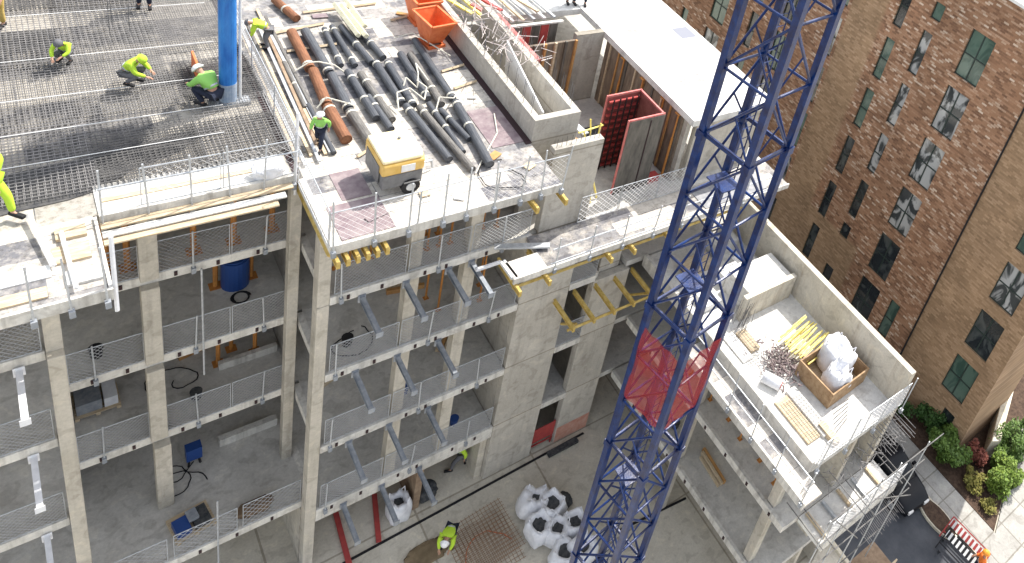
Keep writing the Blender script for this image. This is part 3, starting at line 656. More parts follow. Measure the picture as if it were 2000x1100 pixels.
starters("starter_bars", "cluster of starter bars rising from the lift core walls", [(11.12 + 0.12 * (i % 2), 1.2 + i * 0.28, 16.4) for i in range(20)] + [(12.44 + 0.1 * (i % 2), 1.2 + i * 0.28, 16.4) for i in range(20)], 0.75)
starters("starter_bars", "row of short starter bars on the front pier top", [(11.5 + i * 0.16, 0.1, 15.8) for i in range(10)], 0.35)
starters("starter_bars", "bundle of starter bars beside the upstand block on the wing", [(17.3 + R_.uniform(0, .5), -4.2 + R_.uniform(-.4, .3), 9.4) for i in range(24)], 1.0, lean=0.12)
starters("starter_bars", "pair of thin upright bars in the middle of the reinforced left deck", [(2.3, 9.1, 15.6), (2.75, 9.2, 15.6), (2.4, 9.4, 15.6)], 1.1)

# ------------------------------------------------------------------ pipes on the deck
def pipe(a, b, r, mat, label, wraps=(0.3, 0.7)):
    r *= 0.85
    a = Vector((a[0], a[1], 15.62 + r)); b = Vector((b[0], b[1], 15.62 + r)); root = thing("pipe", label, "pipe", a, group="pipes stacked on the deck")
    # hollow open end
    d = (b - a).normalized(); x = d.cross(Vector((0, 0, 1))).normalized(); y = x.cross(d)
    n = 14; vs = []; 
    for p, q in ((a, r), (b, r), (b, r * 0.9), (b - d * 0.02, r * 0.9), (a, r * .9), (a + d * .02, r * .9)):
        for i in range(n):
            t = 2 * math.pi * i / n; vs.append(p + (x * math.cos(t) + y * math.sin(t)) * q)
    fs = []
    for s0, s1 in ((0, 1), (1, 2), (2, 3), (0, 4), (4, 5)):
        fs += [(s0 * n + i, s0 * n + (i + 1) % n, s1 * n + (i + 1) % n, s1 * n + i) for i in range(n)]
    fs += [tuple(range(3 * n, 4 * n)), tuple(range(5 * n, 6 * n))]
    MB(a).add(vs, fs).build("pipe_barrel", mat, root, smooth=False)
    for w_ in wraps:
        p = a.lerp(b, w_); MB(a).tube(p - d * 0.035, p + d * 0.035, r + 0.012, 14).build("strap", ROPE, root)
pipe((6.55, 8.1), (6.5, 5.95), 0.17, BPIPE, "thick rusty brown pipe at the far left of the stack", (0.9,))
pipe((6.55, 5.85), (6.42, 4.05), 0.17, BPIPE, "rusty brown pipe in the middle of the left row", (0.93,))
pipe((6.42, 3.95), (6.42, 2.35), 0.18, BPIPE, "rusty brown pipe ending near the yellow compressor", (0.1,))
pipe((6.93, 8.1), (6.92, 5.6), 0.16, DPIPE, "grey pipe beside the far rusty pipe", (0.95,))
pipe((6.95, 5.5), (6.88, 3.7), 0.16, DPIPE, "grey pipe beside the middle rusty pipe", (0.95,))
pipe((6.88, 3.6), (6.95, 1.85), 0.16, DPIPE2, "dusty pipe with a brown open end pointing at the compressor", (0.08,))
pipe((5.98, 6.6), (5.92, 4.2), 0.07, DPIPE2, "thin grey pipe close to the left plank walkway, far one", (0.5,))
pipe((6.02, 4.3), (6.02, 2.0), 0.08, DPIPE, "thin grey pipe close to the left plank walkway, near one", (0.3,))
pipe((7.5, 8.2), (7.35, 6.0), 0.10, DPIPE, "slim dark pipe in the second row, far left one", (0.1, 0.8))
pipe((7.75, 8.3), (7.72, 5.9), 0.10, DPIPE, "slim dark pipe in the second row, second far one", (0.1, 0.85))
pipe((8.0, 8.2), (8.2, 5.9), 0.12, DPIPE, "dark pipe under the yellow bundle, left one", (0.5,))
pipe((8.4, 8.4), (8.6, 6.1), 0.12, DPIPE, "dark pipe under the yellow bundle, right one", (0.6,))
pipe((7.42, 5.6), (7.42, 3.1), 0.13, DPIPE, "dark pipe in front of the second row, left one", (0.15, 0.6))
pipe((7.72, 5.4), (7.78, 2.9), 0.13, DPIPE2, "dusty dark pipe in front of the second row, right one", (0.2, 0.55))
pipe((7.55, 4.2), (7.62, 2.5), 0.12, DPIPE, "dark pipe ending behind the compressor, left one", (0.3,))
pipe((8.3, 5.9), (8.3, 3.6), 0.13, DPIPE, "dark pipe in the third row, left far one", (0.05, 0.95))
pipe((8.62, 5.8), (8.55, 3.4), 0.13, DPIPE, "dark pipe in the third row, right far one", (0.05, 0.95))
pipe((8.35, 3.45), (8.55, 0.7), 0.13, DPIPE, "dark pipe right behind the compressor, left near one", (0.1,))
pipe((8.68, 3.3), (8.95, 0.1), 0.12, DPIPE2, "dusty dark pipe running to the deck edge, right near one", (0.1,))
pipe((9.15, 6.2), (9.05, 3.6), 0.13, DPIPE, "dark blue grey pipe in the fourth row, left one", (0.9,))
pipe((9.42, 6.1), (9.3, 3.2), 0.13, DPIPE2, "dusty pipe in the fourth row, right one", (0.7,))
pipe((9.0, 3.4), (9.02, 0.9), 0.10, DPIPE, "thin dark pipe in the fourth row, near one", (0.2, 0.5))
pipe((9.2, 3.0), (9.4, 1.4), 0.10, DPIPE, "short dark pipe in the fourth row, near one", (0.3,))
pipe((9.85, 6.9), (9.72, 3.4), 0.13, DPIPE, "dark pipe beside the deck's dark edge strip, far one", (0.95,))
pipe((9.72, 3.2), (9.45, 0.1), 0.15, DPIPE, "dark pipe beside the purple plywood, near one", (0.05, 0.4))
pipe((6.6, 10.2), (6.9, 8.9), 0.15, BPIPE, "rusty pipe at the top of the deck behind the others", (0.5,))
# cream tarpaulin bundle over the pipe ends
CRM = mk("cream_bundle", (0.55, 0.52, 0.36), (0.68, 0.65, 0.5), 6, 0.8, bump=0.5)
def lump(name, mat, label, cat, c, r, seed=0, seg=18, flat=0.0, group=None, amp=0.22):
    bm = bmesh.new(); bmesh.ops.create_icosphere(bm, subdivisions=4, radius=1.0)
    for v in bm.verts:
        q = v.co.normalized(); n = noise.noise(q * 2.0 + Vector((seed, seed, 0))) + 0.5 * noise.noise(q * 5 + Vector((seed, 0, seed)))
        q = Vector([math.copysign(abs(a) ** 0.72, a) for a in q]) * (1 + amp * n)
        v.co = Vector((q.x * r[0], q.y * r[1], max(q.z, -0.85) * r[2] + 0.85 * r[2]))
    me = bpy.data.meshes.new(name); bm.to_mesh(me); bm.free(); me.materials.append(mat)
    for p in me.polygons: p.use_smooth = True
    o = bpy.data.objects.new(name, me); COL.objects.link(o); o.location = c; tag(o, label, cat, group); return o
for i, (x, y, a) in enumerate(((8.2, 8.4, 0.1), (8.4, 8.3, 0.12), (8.55, 8.9, 0.05))):
    tube_thing("timber_batten", "cream timber batten over the far pipe ends, %s from the left" % ORD[i], "timber", (x, y - 1.2, 15.95), (x - a, y + 0.9, 15.95), 0.09, CRM, "battens over the pipe ends", 4)
# tied strap loops between pipe rows
def strap_loop(label, pts):
    o = MB(pts[0]).path(pts, 0.022, 6).build("lifting_strap", ROPE); tag(o, label, "strap", "straps on the pipes")
strap_loop("pale strap looped over the left pipes", [(6.1, 5.9, 15.8), (6.45, 5.95, 16.0), (6.7, 5.9, 16.02), (7.1, 5.8, 15.9), (7.4, 5.6, 15.65)])
strap_loop("pale strap across the rusty pipes near the compressor", [(6.15, 4.0, 15.75), (6.4, 4.1, 16.0), (6.8, 3.7, 16.0), (7.1, 3.9, 15.7)])
strap_loop("tangled pale strap between the third and fourth pipe rows", [(8.5, 4.2, 15.7), (8.7, 4.5, 16.0), (8.95, 4.2, 15.75), (9.1, 4.6, 16.0), (9.2, 5.1, 16.05), (9.3, 4.3, 15.9)])
strap_loop("looped pale strap in the middle of the third row", [(8.1, 3.3, 15.7), (8.2, 3.8, 16.0), (8.6, 3.9, 16.02), (8.9, 3.5, 15.8), (9.1, 3.9, 15.95), (9.0, 4.4, 15.9)])
strap_loop("pale strap over the near right pipes", [(9.0, 2.9, 15.7), (9.25, 3.3, 15.95), (9.6, 3.1, 15.98), (9.9, 3.6, 15.7)])
strap_loop("long pale strap lying on the deck by the purple plywood", [(9.0, 0.0, 15.64), (9.6, 0.7, 15.66), (10.3, 1.5, 15.64), (10.6, 2.4, 15.66)])
strap_loop("pale strap across the far pipes by the orange skip", [(9.3, 7.2, 15.7), (9.8, 7.0, 15.95), (10.6, 5.8, 15.66)])
for i, (x0, y0, x1, y1) in enumerate(((6.1, 8.3, 7.6, 8.6), (7.0, 2.0, 6.5, 1.7), (6.2, 7.2, 7.6, 7.3), (10.0, 5.0, 10.8, 5.2), (10.0, 4.0, 10.8, 4.2), (7.2, 9.4, 9.5, 9.6), (9.6, 8.4, 10.4, 8.6))):
    tube_thing("timber_bearer", "pale timber bearer lying across the pipe deck, %s of seven" % ORD[i], "timber", (x0, y0, 15.66), (x1, y1, 15.66), 0.05, TIMB, "bearers on the pipe deck", 4)

# ------------------------------------------------------------------ plank walkway between decks
for i in range(9):
    x = 5.18 + i * 0.11
    m_ = (TIMB, STEEL, DPIPE2, TIMB, STEEL, BROWNST, TIMB, STEEL, DPIPE2)[i]
    o = MB((x, 1.7, 15.6)).bar((x, 1.7 + R_.uniform(0, .8), 15.65 + 0.03 * (i % 3)), (x + 0.12 + R_.uniform(-.1, .1), 8.4 + R_.uniform(0, 1.5), 15.65 + 0.03 * (i % 3)), 0.075, 0.05).build("walkway_plank", m_)
    tag(o, "long plank lying between the two decks, %s from the rebar side" % ORD[i], "plank", "planks between the decks")
for i in range(3):
    barrier(2.3, (5.12, 1.7 + i * 2.35, 15.6), math.radians(90), "pale mesh barrier between rebar deck and plank strip, %s from the front" % ORD[i], "mesh barriers between the decks", WIREW, pitch=0.12, r=0.003)
o = MB((5.0, 1.6, 15.3)).box(4.98, 5.1, 1.62, 12, 15.3, 15.63).build("deck_kerb_board", DGAP); tag(o, "dark kerb board along the right side of the rebar deck", "board")
for i, (y, dz) in enumerate(((1.35, 0), (1.12, -0.05), (0.95, -0.12))):
    o = MB((1.2, y, 15.4)).box(1.2, 4.9 - 0.2 * i, y - 0.1, y + 0.09, 15.44 + dz, 15.48 + dz).build("scaffold_board", (TIMB, WSLAB, TIMB)[i])
    tag(o, "pale scaffold board along the recessed deck edge, %s from the deck" % ORD[i], "board", "scaffold boards on the recessed edge")
lump("bulk_bag", BAG, "crumpled white bag on the recessed deck edge by the corner", "bag", (4.45, 1.75, 15.6), (0.33, 0.22, 0.22), 3)
for i, (x0, y0, w_, l_) in enumerate(((-0.9, 0.0, 1.2, 0.35), (-0.9, -0.55, 1.1, 0.3), (0.35, 0.3, 0.6, 0.5), (0.5, -0.4, 0.55, 0.4), (0.45, 1.0, 0.5, 0.35))):
    o = MB((x0, y0, 15.6)).box(x0, x0 + w_, y0, y0 + l_, 15.604, 15.64 + 0.01 * i).build("plywood_offcut", (WHITE, TIMB, TIMB, WSLAB, TIMB)[i])
    tag(o, "loose plywood offcut on the projecting left deck, %s from the left" % ORD[i], "board", "offcuts on the left deck")
tube_thing("white_batten", "long white batten leaning across the left deck beside the rebar", "timber", (0.1, 1.9, 15.75), (0.35, 0.2, 15.72), 0.05, WHITE, n=4)
tube_thing("white_batten", "white pole lying on the edge of the left deck near the post", "timber", (0.55, 1.2, 15.72), (0.62, -0.6, 15.72), 0.04, WHITE, n=4)

# ------------------------------------------------------------------ placing boom mast (blue)
bm_ = thing("placing_boom_mast", "tall bright blue concrete pumping mast standing on the rebar deck", "mast", (4.27, 5.0, 15.6))
MB().tube((0, 0, 0.1), (0, 0, 6.6), 0.20, 20).build("mast_tube", BLUE2, bm_, smooth=False)
MB().box(-0.42, 0.5, -0.16, 0.16, 0, 0.12).build("base_frame", STEEL, bm_)
MB().tube((0.28, 0.0, 0.12), (0.28, 0.0, 6.4), 0.035, 8).build("delivery_pipe", WHITE, bm_)
MB().box(-0.55, 0.55, -0.55, 0.55, 4.1, 7.6).build("shadow_turret", BLUE2, bm_, bevel=0.05)  # unseen block added above the view to cast the deck's shadow band
MB().tube((0, 0, 0.1), (0, 0, 0.75), 0.206, 20).build("lower_sleeve", mk("dusty_blue_grey", (0.2, 0.27, 0.38), (0.4, 0.45, 0.5), 4, 0.6), bm_)
ar = MB(); ar.bar((0, 0, 7.2), (-2.5, 3.5, 9.5), 0.45, 0.5); ar.bar((-2.5, 3.5, 9.5), (1.0, 8.5, 8.0), 0.3, 0.35); ar.build("added_boom_arm", BLUE2, bm_)  # arms out of view, added with the block for the deck shadow
o = MB((3.75, 6.6, 15.6)).box(3.78, 3.83, 6.0, 6.8, 15.7, 16.3).build("orange_mesh_panel", SKIP); tag(o, "orange panel standing behind the blue mast", "panel")

# ------------------------------------------------------------------ compressor
cp = thing("compressor", "yellow towable compressor with pale top standing on the pipe deck", "compressor", (7.0, 0.55, 15.6))
c = MB(); c.prism([(-0.5, -0.62), (0.5, -0.62), (0.55, -0.4), (0.55, 0.45), (0.45, 0.62), (-0.5, 0.62)], 0.28, 0.72); c.build("body", CGRY, cp, bevel=0.04)
c = MB(); c.prism([(-0.52, -0.64), (0.52, -0.64), (0.58, -0.4), (0.58, 0.45), (0.47, 0.64), (-0.52, 0.64)], 0.72, 1.08); c.build("canopy", CYEL, cp, bevel=0.06)
c = MB(); c.prism([(-0.5, -0.6), (0.48, -0.6), (0.54, -0.38), (0.54, 0.43), (0.44, 0.6), (-0.5, 0.6)], 1.08, 1.2); c.build("canopy_top", CCRM, cp, bevel=0.05)  # top layer in a paler cream than the canopy
MB().box(-0.06, 0.28, -0.655, -0.642, 0.78, 1.0).build("side_label", WHITE, cp)
MB().tube((0.15, 0.2, 1.2), (0.15, 0.2, 1.25), 0.04, 12).build("exhaust", CGRY, cp)
MB().box(-0.54, -0.522, -0.45, 0.45, 0.4, 0.95).build("radiator_grille", CGRY, cp)
for sx in (-0.5, 0.62):
    wv = MB().tube((sx - 0.1 + 0.1, -0.62, 0.24), (sx - 0.1 + 0.1, -0.44, 0.24), 0.235, 20) if False else MB().tube((0.22, sx - 0.16, 0.235), (0.22, sx, 0.235), 0.235, 20)
    wo = wv.build("wheel", BLACK, cp); MB().tube((0.22, sx - 0.175, 0.235), (0.22, sx + 0.01, 0.235), 0.12, 14).build("rim", STEEL, wo)
MB().path([(0.55, 0, 0.35), (1.0, 0.05, 0.35), (1.05, 0.05, 0.1)], 0.03, 8).build("drawbar", STEEL, cp)
MB().path([(0.0, -0.75, 0.48), (0.4, -0.75, 0.48)], 0.02, 6).build("mudguard", CGRY, cp)

# ------------------------------------------------------------------ orange skips
def skip(loc, rz, label):
    root = thing("tipping_skip", label, "skip", loc, rz)
    b = MB(); o8 = [(-.42, -.62), (.42, -.62), (.42, .62), (-.42, .62)]; i8 = [(-.25, -.2), (.25, -.2), (.25, .3), (-.25, .3)]
    t = 0.03
    vs = [(x, y, 1.05) for x, y in o8] + [(x, y, 0.12) for x, y in i8] + [(x * (1 - t / .42), y * (1 - t / .62), 1.05) for x, y in o8] + [(x * .88, y * .88, 0.17) for x, y in i8]
    fs = [(i, (i + 1) % 4, 4 + (i + 1) % 4, 4 + i) for i in range(4)] + [(8 + i, 8 + (i + 1) % 4, 12 + (i + 1) % 4, 12 + i) for i in range(4)]
    fs += [(4, 5, 6, 7), (12, 13, 14, 15)] + [(i, (i + 1) % 4, 8 + (i + 1) % 4, 8 + i) for i in range(4)]
    b.add(vs, fs).build("hopper", SKIP, root)
    r = MB()
    for k in range(4):
        a = o8[k]; c_ = o8[(k + 1) % 4]; r.bar((a[0], a[1], 1.06), (c_[0], c_[1], 1.06), 0.07, 0.06)
    r.build("rim", SKIP, root)
    f = MB(); f.box(-.3, .3, -.35, -.28, 0, .1); f.box(-.3, .3, .28, .35, 0, .1); f.box(-.3, -.22, -.28, .28, 0, .1); f.box(.22, .3, -.28, .28, 0, .1); f.build("base_frame", SKIP, root)
    MB().box(-.2, .2, -.2, .25, 0.172, 0.3).build("rubble", EDGE, root)
    return root
skip((10.35, 6.75, 15.6), math.radians(8), "orange tipping skip with open top, the nearer of two beside the dark edge strip")
skip((10.5, 8.25, 15.6), math.radians(4), "orange tipping skip standing behind the other at the top of the picture")

# ------------------------------------------------------------------ formwork pieces around the core
fb = thing("formwork_box", "tall three sided shutter box with red rims standing in the pit", "formwork", (15.2, 1.4, 12.46))
FO = (15.2, 1.4, 12.46); DREDP = mk("dark_red_shutter_face", (0.16, 0.045, 0.04), (0.24, 0.08, 0.07), 4, 0.7)
MB(FO).box(14.55, 15.93, 2.14, 2.24, 12.47, 15.6).build("back_panel", DREDP, fb)
MB(FO).box(15.83, 15.93, 0.76, 2.14, 12.47, 15.6).build("side_panel", DREDP, fb)
MB(FO).box(14.5, 15.93, 0.66, 0.76, 12.47, 15.6).build("front_panel", PLYG, fb)
r = MB(FO)
for a, b in (((14.55, 2.19, 15.63), (15.93, 2.19, 15.63)), ((15.88, 2.19, 15.63), (15.88, 0.71, 15.63)), ((15.93, 0.71, 15.63), (14.5, 0.71, 15.63)), ((14.53, 2.19, 12.47), (14.53, 2.19, 15.66)), ((14.48, 0.71, 12.47), (14.48, 0.71, 15.66))):
    r.bar(a, b, 0.06, 0.06)
r.build("rim", REDR, fb)
for k in range(11): MB(FO).box(14.58, 15.82, 2.04, 2.137, 12.6 + k * 0.28, 12.66 + k * 0.28).build("rib", REDP, fb)
for k in range(5): MB(FO).box(14.7 + k * 0.25, 14.74 + k * 0.25, 2.0, 2.04, 12.5, 15.55).build("stud", DGAP, fb)
for k in range(3): MB(FO).box(15.35 + k * 0.0, 15.39, 0.64, 0.658, 12.5, 15.5).build("seam", DGAP, fb) if k == 0 else None
for i, (x, y0, y1) in enumerate(((16.74, 0.6, 1.7), (16.74, 1.75, 2.9), (16.74, 2.95, 4.1), (16.74, 4.15, 5.3))):
    pass
sh = thing("wall_shutter", "long brown shutter panel wall behind the red formwork box", "formwork", (14.8, 6.0, 12.46))
MB((14.8, 6.0, 12.46)).box(12.75, 15.48, 6.0, 6.1, 12.47, 15.45).build("panel", PLYD, sh)
for k in range(7): MB((14.8, 6.0, 12.46)).box(12.85 + k * 0.42, 12.93 + k * 0.42, 5.9, 5.995, 12.5, 15.5).build("soldier", (TIMO, TIMB, PLYG)[k % 3], sh)
sh2 = thing("wall_shutter", "dark shutter wall under the edge of the white roof slab", "formwork", (16.86, 3, 12.46))
MB((16.86, 3, 12.46)).box(16.82, 16.895, 0.7, 6.0, 12.47, 15.3).build("panel", PLYD, sh2)
for k in range(9): MB((16.86, 3, 12.46)).box(16.77, 16.815, 0.8 + k * 0.6, 0.88 + k * 0.6, 12.5, 15.3).build("soldier", (PLYG, TIMO, TIMB)[k % 3], sh2)
sh3 = thing("wall_shutter", "red ribbed shutter panel above the core between rebar and white slab", "formwork", (13.6, 6.6, 15))
for k in range(6): MB((13.6, 6.6, 15)).box(13.0 + k * 0.36, 13.3 + k * 0.36, 6.9, 6.98, 14.2, 15.75).build("panel", (REDP, PLYG)[k % 2], sh3)
MB((13.6, 6.6, 15)).box(12.95, 15.3, 6.86, 7.0, 15.75, 15.82).build("rim", EDGE, sh3)
sh4 = thing("wall_shutter", "slim red shutter frame along the right core wall", "formwork", (12.8, 4.6, 14))
for k in range(5): MB((12.8, 4.6, 14)).box(12.66, 12.76, 3.9 + k * 0.62, 4.4 + k * 0.62, 14.6, 16.3).build("panel", REDP, sh4)
MB((12.8, 4.6, 14)).box(12.64, 12.78, 3.9, 7.0, 16.3, 16.36).build("rim", REDR, sh4)
lb = MB((11.8, 3, 14.6)); lb.add([(12.05, 4.6, 14.5), (11.75, 1.3, 14.5), (11.5, 1.2, 16.35), (11.9, 4.7, 16.75), (12.08, 4.58, 14.5), (11.79, 1.27, 14.5), (11.54, 1.17, 16.35), (11.94, 4.67, 16.75)],
    [(0, 1, 2, 3), (7, 6, 5, 4), (0, 4, 5, 1), (1, 5, 6, 2), (2, 6, 7, 3), (3, 7, 4, 0)])
tag(lb.build("white_board", WHITE), "large white board leaning inside the lift core walls", "board")
for i, (a, b) in enumerate((((13.2, 4.6, 14.6), (13.25, 2.9, 14.6)), ((13.0, 2.9, 14.7), (13.0, 1.4, 14.7)), ((13.4, 3.6, 14.5), (13.7, 1.8, 14.5)))):
    o = MB(a).bar(a, b, 0.24, 0.05).build("access_plank", (STEEL, TIMB, STEEL)[i]); tag(o, "access plank beside the core wall over the pit, %s from the back" % ORD[i], "plank", "access planks in the pit")
for i, (a, b) in enumerate((((13.3, 0.6, 12.5), (13.9, 1.4, 15.2)), ((13.9, 0.7, 12.5), (13.3, 1.4, 15.0)), ((13.6, 0.6, 12.5), (13.6, 1.6, 15.3)), ((13.1, 1.4, 15.0), (14.0, 1.4, 15.1)))):
    tube_thing("yellow_brace", "yellow scaffold brace in the pit behind the front pier, %s of four" % ORD[i], "brace", a, b, 0.03, YEL, "yellow braces behind the front pier")
for i in range(7):
    x = 12.7 + i * 0.42
    o = MB((x, 8, 15.6)).bar((x, 7.4, 15.68), (x - 0.35, 10.4 + 0.3 * (i % 2), 15.68), 0.1, 0.08).build("stacked_beam", (YEL, TIMB, WHITE, TIMB, STEEL, WHITE, STEEL)[i])
    tag(o, "long beam stacked behind the lift core walls, %s from the left" % ORD[i], "beam", "beams stacked behind the lift core")

cc = MB((12.0, 5.5, 16))
for i in range(120):
    p = Vector((R_.uniform(11.0, 12.9), R_.uniform(3.6, 7.6), 16.4 + abs(R_.gauss(0, .2)))); cc.wire(p, p + Vector((R_.uniform(-.5, .5), R_.uniform(-.7, .7), R_.uniform(-.2, .5))), R_.uniform(.008, .018))
tag(cc.build("rebar_tangle", mk("mixed_rods", (0.4, 0.33, 0.32), (0.62, 0.58, 0.55), 4, .7)), "untidy tangle of pale rods and ties on top of the lift core walls", "rebar", kind="stuff")
for i, (x, y) in enumerate(((12.9, 7.3), (13.3, 7.9), (12.2, 7.9), (11.6, 7.8), (14.6, 7.6))):
    o = MB((x, y, 15.6)).bar((x, y, 15.9), (x - .5, y + 1.2, 15.95), .14, .07).build("red_waling", (REDR, REDP, YEL, REDR, TIMB)[i]); tag(o, "painted waling beam lying behind the lift core, %s of five" % ORD[i], "beam", "walings behind the lift core")
for i, (x, y, w_, l_) in enumerate(((13.0, 2.6, .5, .5), (15.2, 3.6, .9, .5), (14.0, 4.4, .6, .7), (16.1, 1.6, .4, .5), (16.0, .7, .45, .3))):
    o = MB((x, y, 12.46)).box(x, x + w_, y, y + l_, 12.465, 12.62 + .1 * (i % 3)).build("pit_pack", (TIMB, DARKC, STEEL, BROWNST, REDP)[i]); tag(o, "small pack on the pit floor around the red shutter box, %s of five" % ORD[i], "pack", "packs in the pit")
# ------------------------------------------------------------------ wing roof items
CRT = mk("brown_crate_timber", (0.26, 0.16, 0.085), (0.42, 0.29, 0.17), 5, 0.8)
cr = thing("timber_crate", "open timber crate holding white bulk bags on the wing roof", "crate", (18.95, -7.55, 9.4), math.radians(3))
for nm, bx in (("side_board", (-.98, -.93, -.8, .8, .04, .72)), ("side_board", (.93, .98, -.8, .8, .04, .72)), ("side_board", (-.93, .93, -.8, -.75, .04, .72)), ("side_board", (-.93, .93, .75, .8, .04, .72)), ("base", (-.95, .95, -.78, .78, 0, .04))):
    MB().box(*bx).build(nm, CRT if nm == "side_board" else TIMB, cr)
def bulk_bag(c, r, label, seed, group, openr=0.5, tilt=0, rz=0, fill=DARKC):
    root = thing("bulk_bag", label, "bag", c, rz, group)
    bm = bmesh.new(); nseg = 28; rings = []
    prof = [(0.0, 0.0), (0.8, 0.0), (1.0, 0.15), (1.06, 0.45), (1.0, 0.75), (0.92, 0.95), (0.80, 1.05), (openr + 0.12, 1.0), (openr, 0.84)]
    vs = []; fs = []
    for k, (q, z) in enumerate(prof):
        for i in range(nseg):
            t = 2 * math.pi * i / nseg; cx, sx_ = math.cos(t), math.sin(t)
            e = 0.62; x = math.copysign(abs(cx) ** e, cx); y = math.copysign(abs(sx_) ** e, sx_)
            n = noise.noise(Vector((x * 1.7 + seed, y * 1.7, z * 2 + seed))) * 0.2 + noise.noise(Vector((x * 5 + seed, y * 5, z * 5))) * 0.09
            vs.append((x * q * r[0] * (1 + n), y * q * r[1] * (1 + n), z * r[2] * (1 + n * 0.9)))
    for k in range(len(prof) - 1):
        fs += [(k * nseg + i, k * nseg + (i + 1) % nseg, (k + 1) * nseg + (i + 1) % nseg, (k + 1) * nseg + i) for i in range(nseg)]
    MB().add(vs, fs).build("woven_sack", BAG, root, smooth=True)
    kk = (len(prof) - 1) * nseg; MB().add([vs[kk + i] for i in range(nseg)], [tuple(range(nseg))]).build("contents", fill, root)
    for a, b in ((-1, -1), (1, -1), (1, 1), (-1, 1)):
        MB().path([(a * .7 * r[0], b * .35 * r[1], r[2] * .95), (a * .72 * r[0], b * .6 * r[1], r[2] * 1.22), (a * .4 * r[0], b * .75 * r[1], r[2] * .98)], 0.018, 5).build("lifting_loop", BAG, root)
    root.rotation_euler = (tilt, tilt * 0.5, rz); return root
bulk_bag((19.3, -7.3, 9.45), (0.5, 0.6, 1.0), "large crumpled white bulk bag at the back of the crate", 11, "bulk bags in the crate", 0.25, fill=BAG)
bulk_bag((18.75, -7.9, 9.45), (0.42, 0.42, 0.9), "smaller white bulk bag at the front of the crate", 17, "bulk bags in the crate", 0.3, fill=BAG)
# yellow scaffold pile
for i in range(16):
    a = (18.2 + R_.uniform(0, 0.35) - 0.02 * i, -6.9 + i * 0.085, 9.75 + 0.05 * (i % 4)); L = R_.uniform(1.2, 1.8)
    tube_thing("yellow_tube", "yellow tube in the pile beside the crate, %s from the crate" % ORD[i], "tube", a, (a[0] + L, a[1] + 0.25 + R_.uniform(-.08, .08), a[2] + 0.05), 0.035, YEL, "yellow tubes beside the crate")
# loose fittings pile
fp = MB((17.7, -6.3, 9.4))
for i in range(260):
    p = Vector((17.75 + R_.gauss(0, .33), -6.3 + R_.gauss(0, .42), 9.45 + abs(R_.gauss(0, .16)))); q = p + Vector((R_.uniform(-.2, .2), R_.uniform(-.2, .2), R_.uniform(-.08, .12)))
    fp.tube(p, q, R_.uniform(.012, .03), 5)
tag(fp.build("scaffold_fittings", mk("mixed_fittings", (0.12, 0.08, 0.09), (0.36, 0.30, 0.28), 9, 0.6)), "tangled heap of dark metal scaffold fittings beside the yellow tubes", "metal heap", kind="stuff")
wr = thing("wrapped_roll", "white plastic wrapped roll lying by the metal heap", "roll", (16.9, -6.7, 9.4), math.radians(-62))
MB().tube((-0.33, 0, 0.22), (0.33, 0, 0.22), 0.2, 18).build("roll_wrap", BAG, wr, smooth=True); MB().tube((0.3, 0, 0.22), (0.36, 0, 0.22), 0.11, 12).build("roll_core", REDP, wr)
# timber sheets with mesh texture
for i, (x0, x1, y0, y1) in enumerate(((16.55, 17.1, -9.0, -7.3), (17.15, 17.55, -9.1, -7.2), (16.6, 17.05, -5.6, -4.4), (17.1, 17.5, -5.4, -4.5))):
    o = MB((x0, y0, 9.4)).box(x0, x1, y0, y1, 9.41, 9.47 + 0.05 * (i % 2)).build("formwork_sheet", (TIMB, WSLAB, WHITE, TIMB)[i], bevel=0.004)
    tag(o, ("pale timber sheet nearest the wing end on its yard side", "second pale sheet near the wing end, right beside the first", "white sheet on the wing beyond the metal heap, left one", "timber sheet on the wing beyond the metal heap, right one")[i], "sheet")
for i in range(2):
    o = mat_mesh(0.9, 1.5, 0.12, 0.007).build("rebar_mat", REBAR); o.location = ((16.6, -9.0, 9.55), (16.6, -5.9, 9.6))[i]; tag(o, ("small rebar mat on the sheets near the wing end", "small rebar mat beyond the metal heap on the wing")[i], "rebar mat")
for i in range(6):
    x = 17.9 + 0.12 * i; tube_thing("loose_bar", "thin bar on the white wing floor before the crate, %s from the left" % ORD[i], "bar", (x - .3, -9.2 + .14 * i, 9.42), (x + .5, -9.0 + .1 * i, 9.42), 0.013, REBAR, "loose bars before the crate")
o = MB((17.7, -9.3, 9.4)).box(17.25, 17.5, -9.5, -8.7, 9.41, 9.6).build("timber_block", TIMB); tag(o, "pale timber block at the wing end", "timber")
for i, (x0, y0, dx, dy, h, mt) in enumerate(((18.0, -2.5, .9, .5, .5, WHITE), (19.0, -2.3, .9, .6, .35, WHITE), (17.0, -1.6, 1.2, .6, .4, TIMB), (18.6, -1.2, 1.1, .6, .6, WSLAB), (16.7, -3.2, .7, .7, .3, WHITE))):
    o = MB((x0, y0, 9.4)).box(x0, x0 + dx, y0, y0 + dy, 9.41, 9.4 + h).build("stacked_pack", mt, bevel=0.01); tag(o, ("white wrapped pack just behind the upstand block", "low white pack by the parapet behind the crane mast", "timber pack close to the main building on the wing", "pale block pack at the inner end of the wing", "white pack on the wing edge behind the crane")[i], "pack")
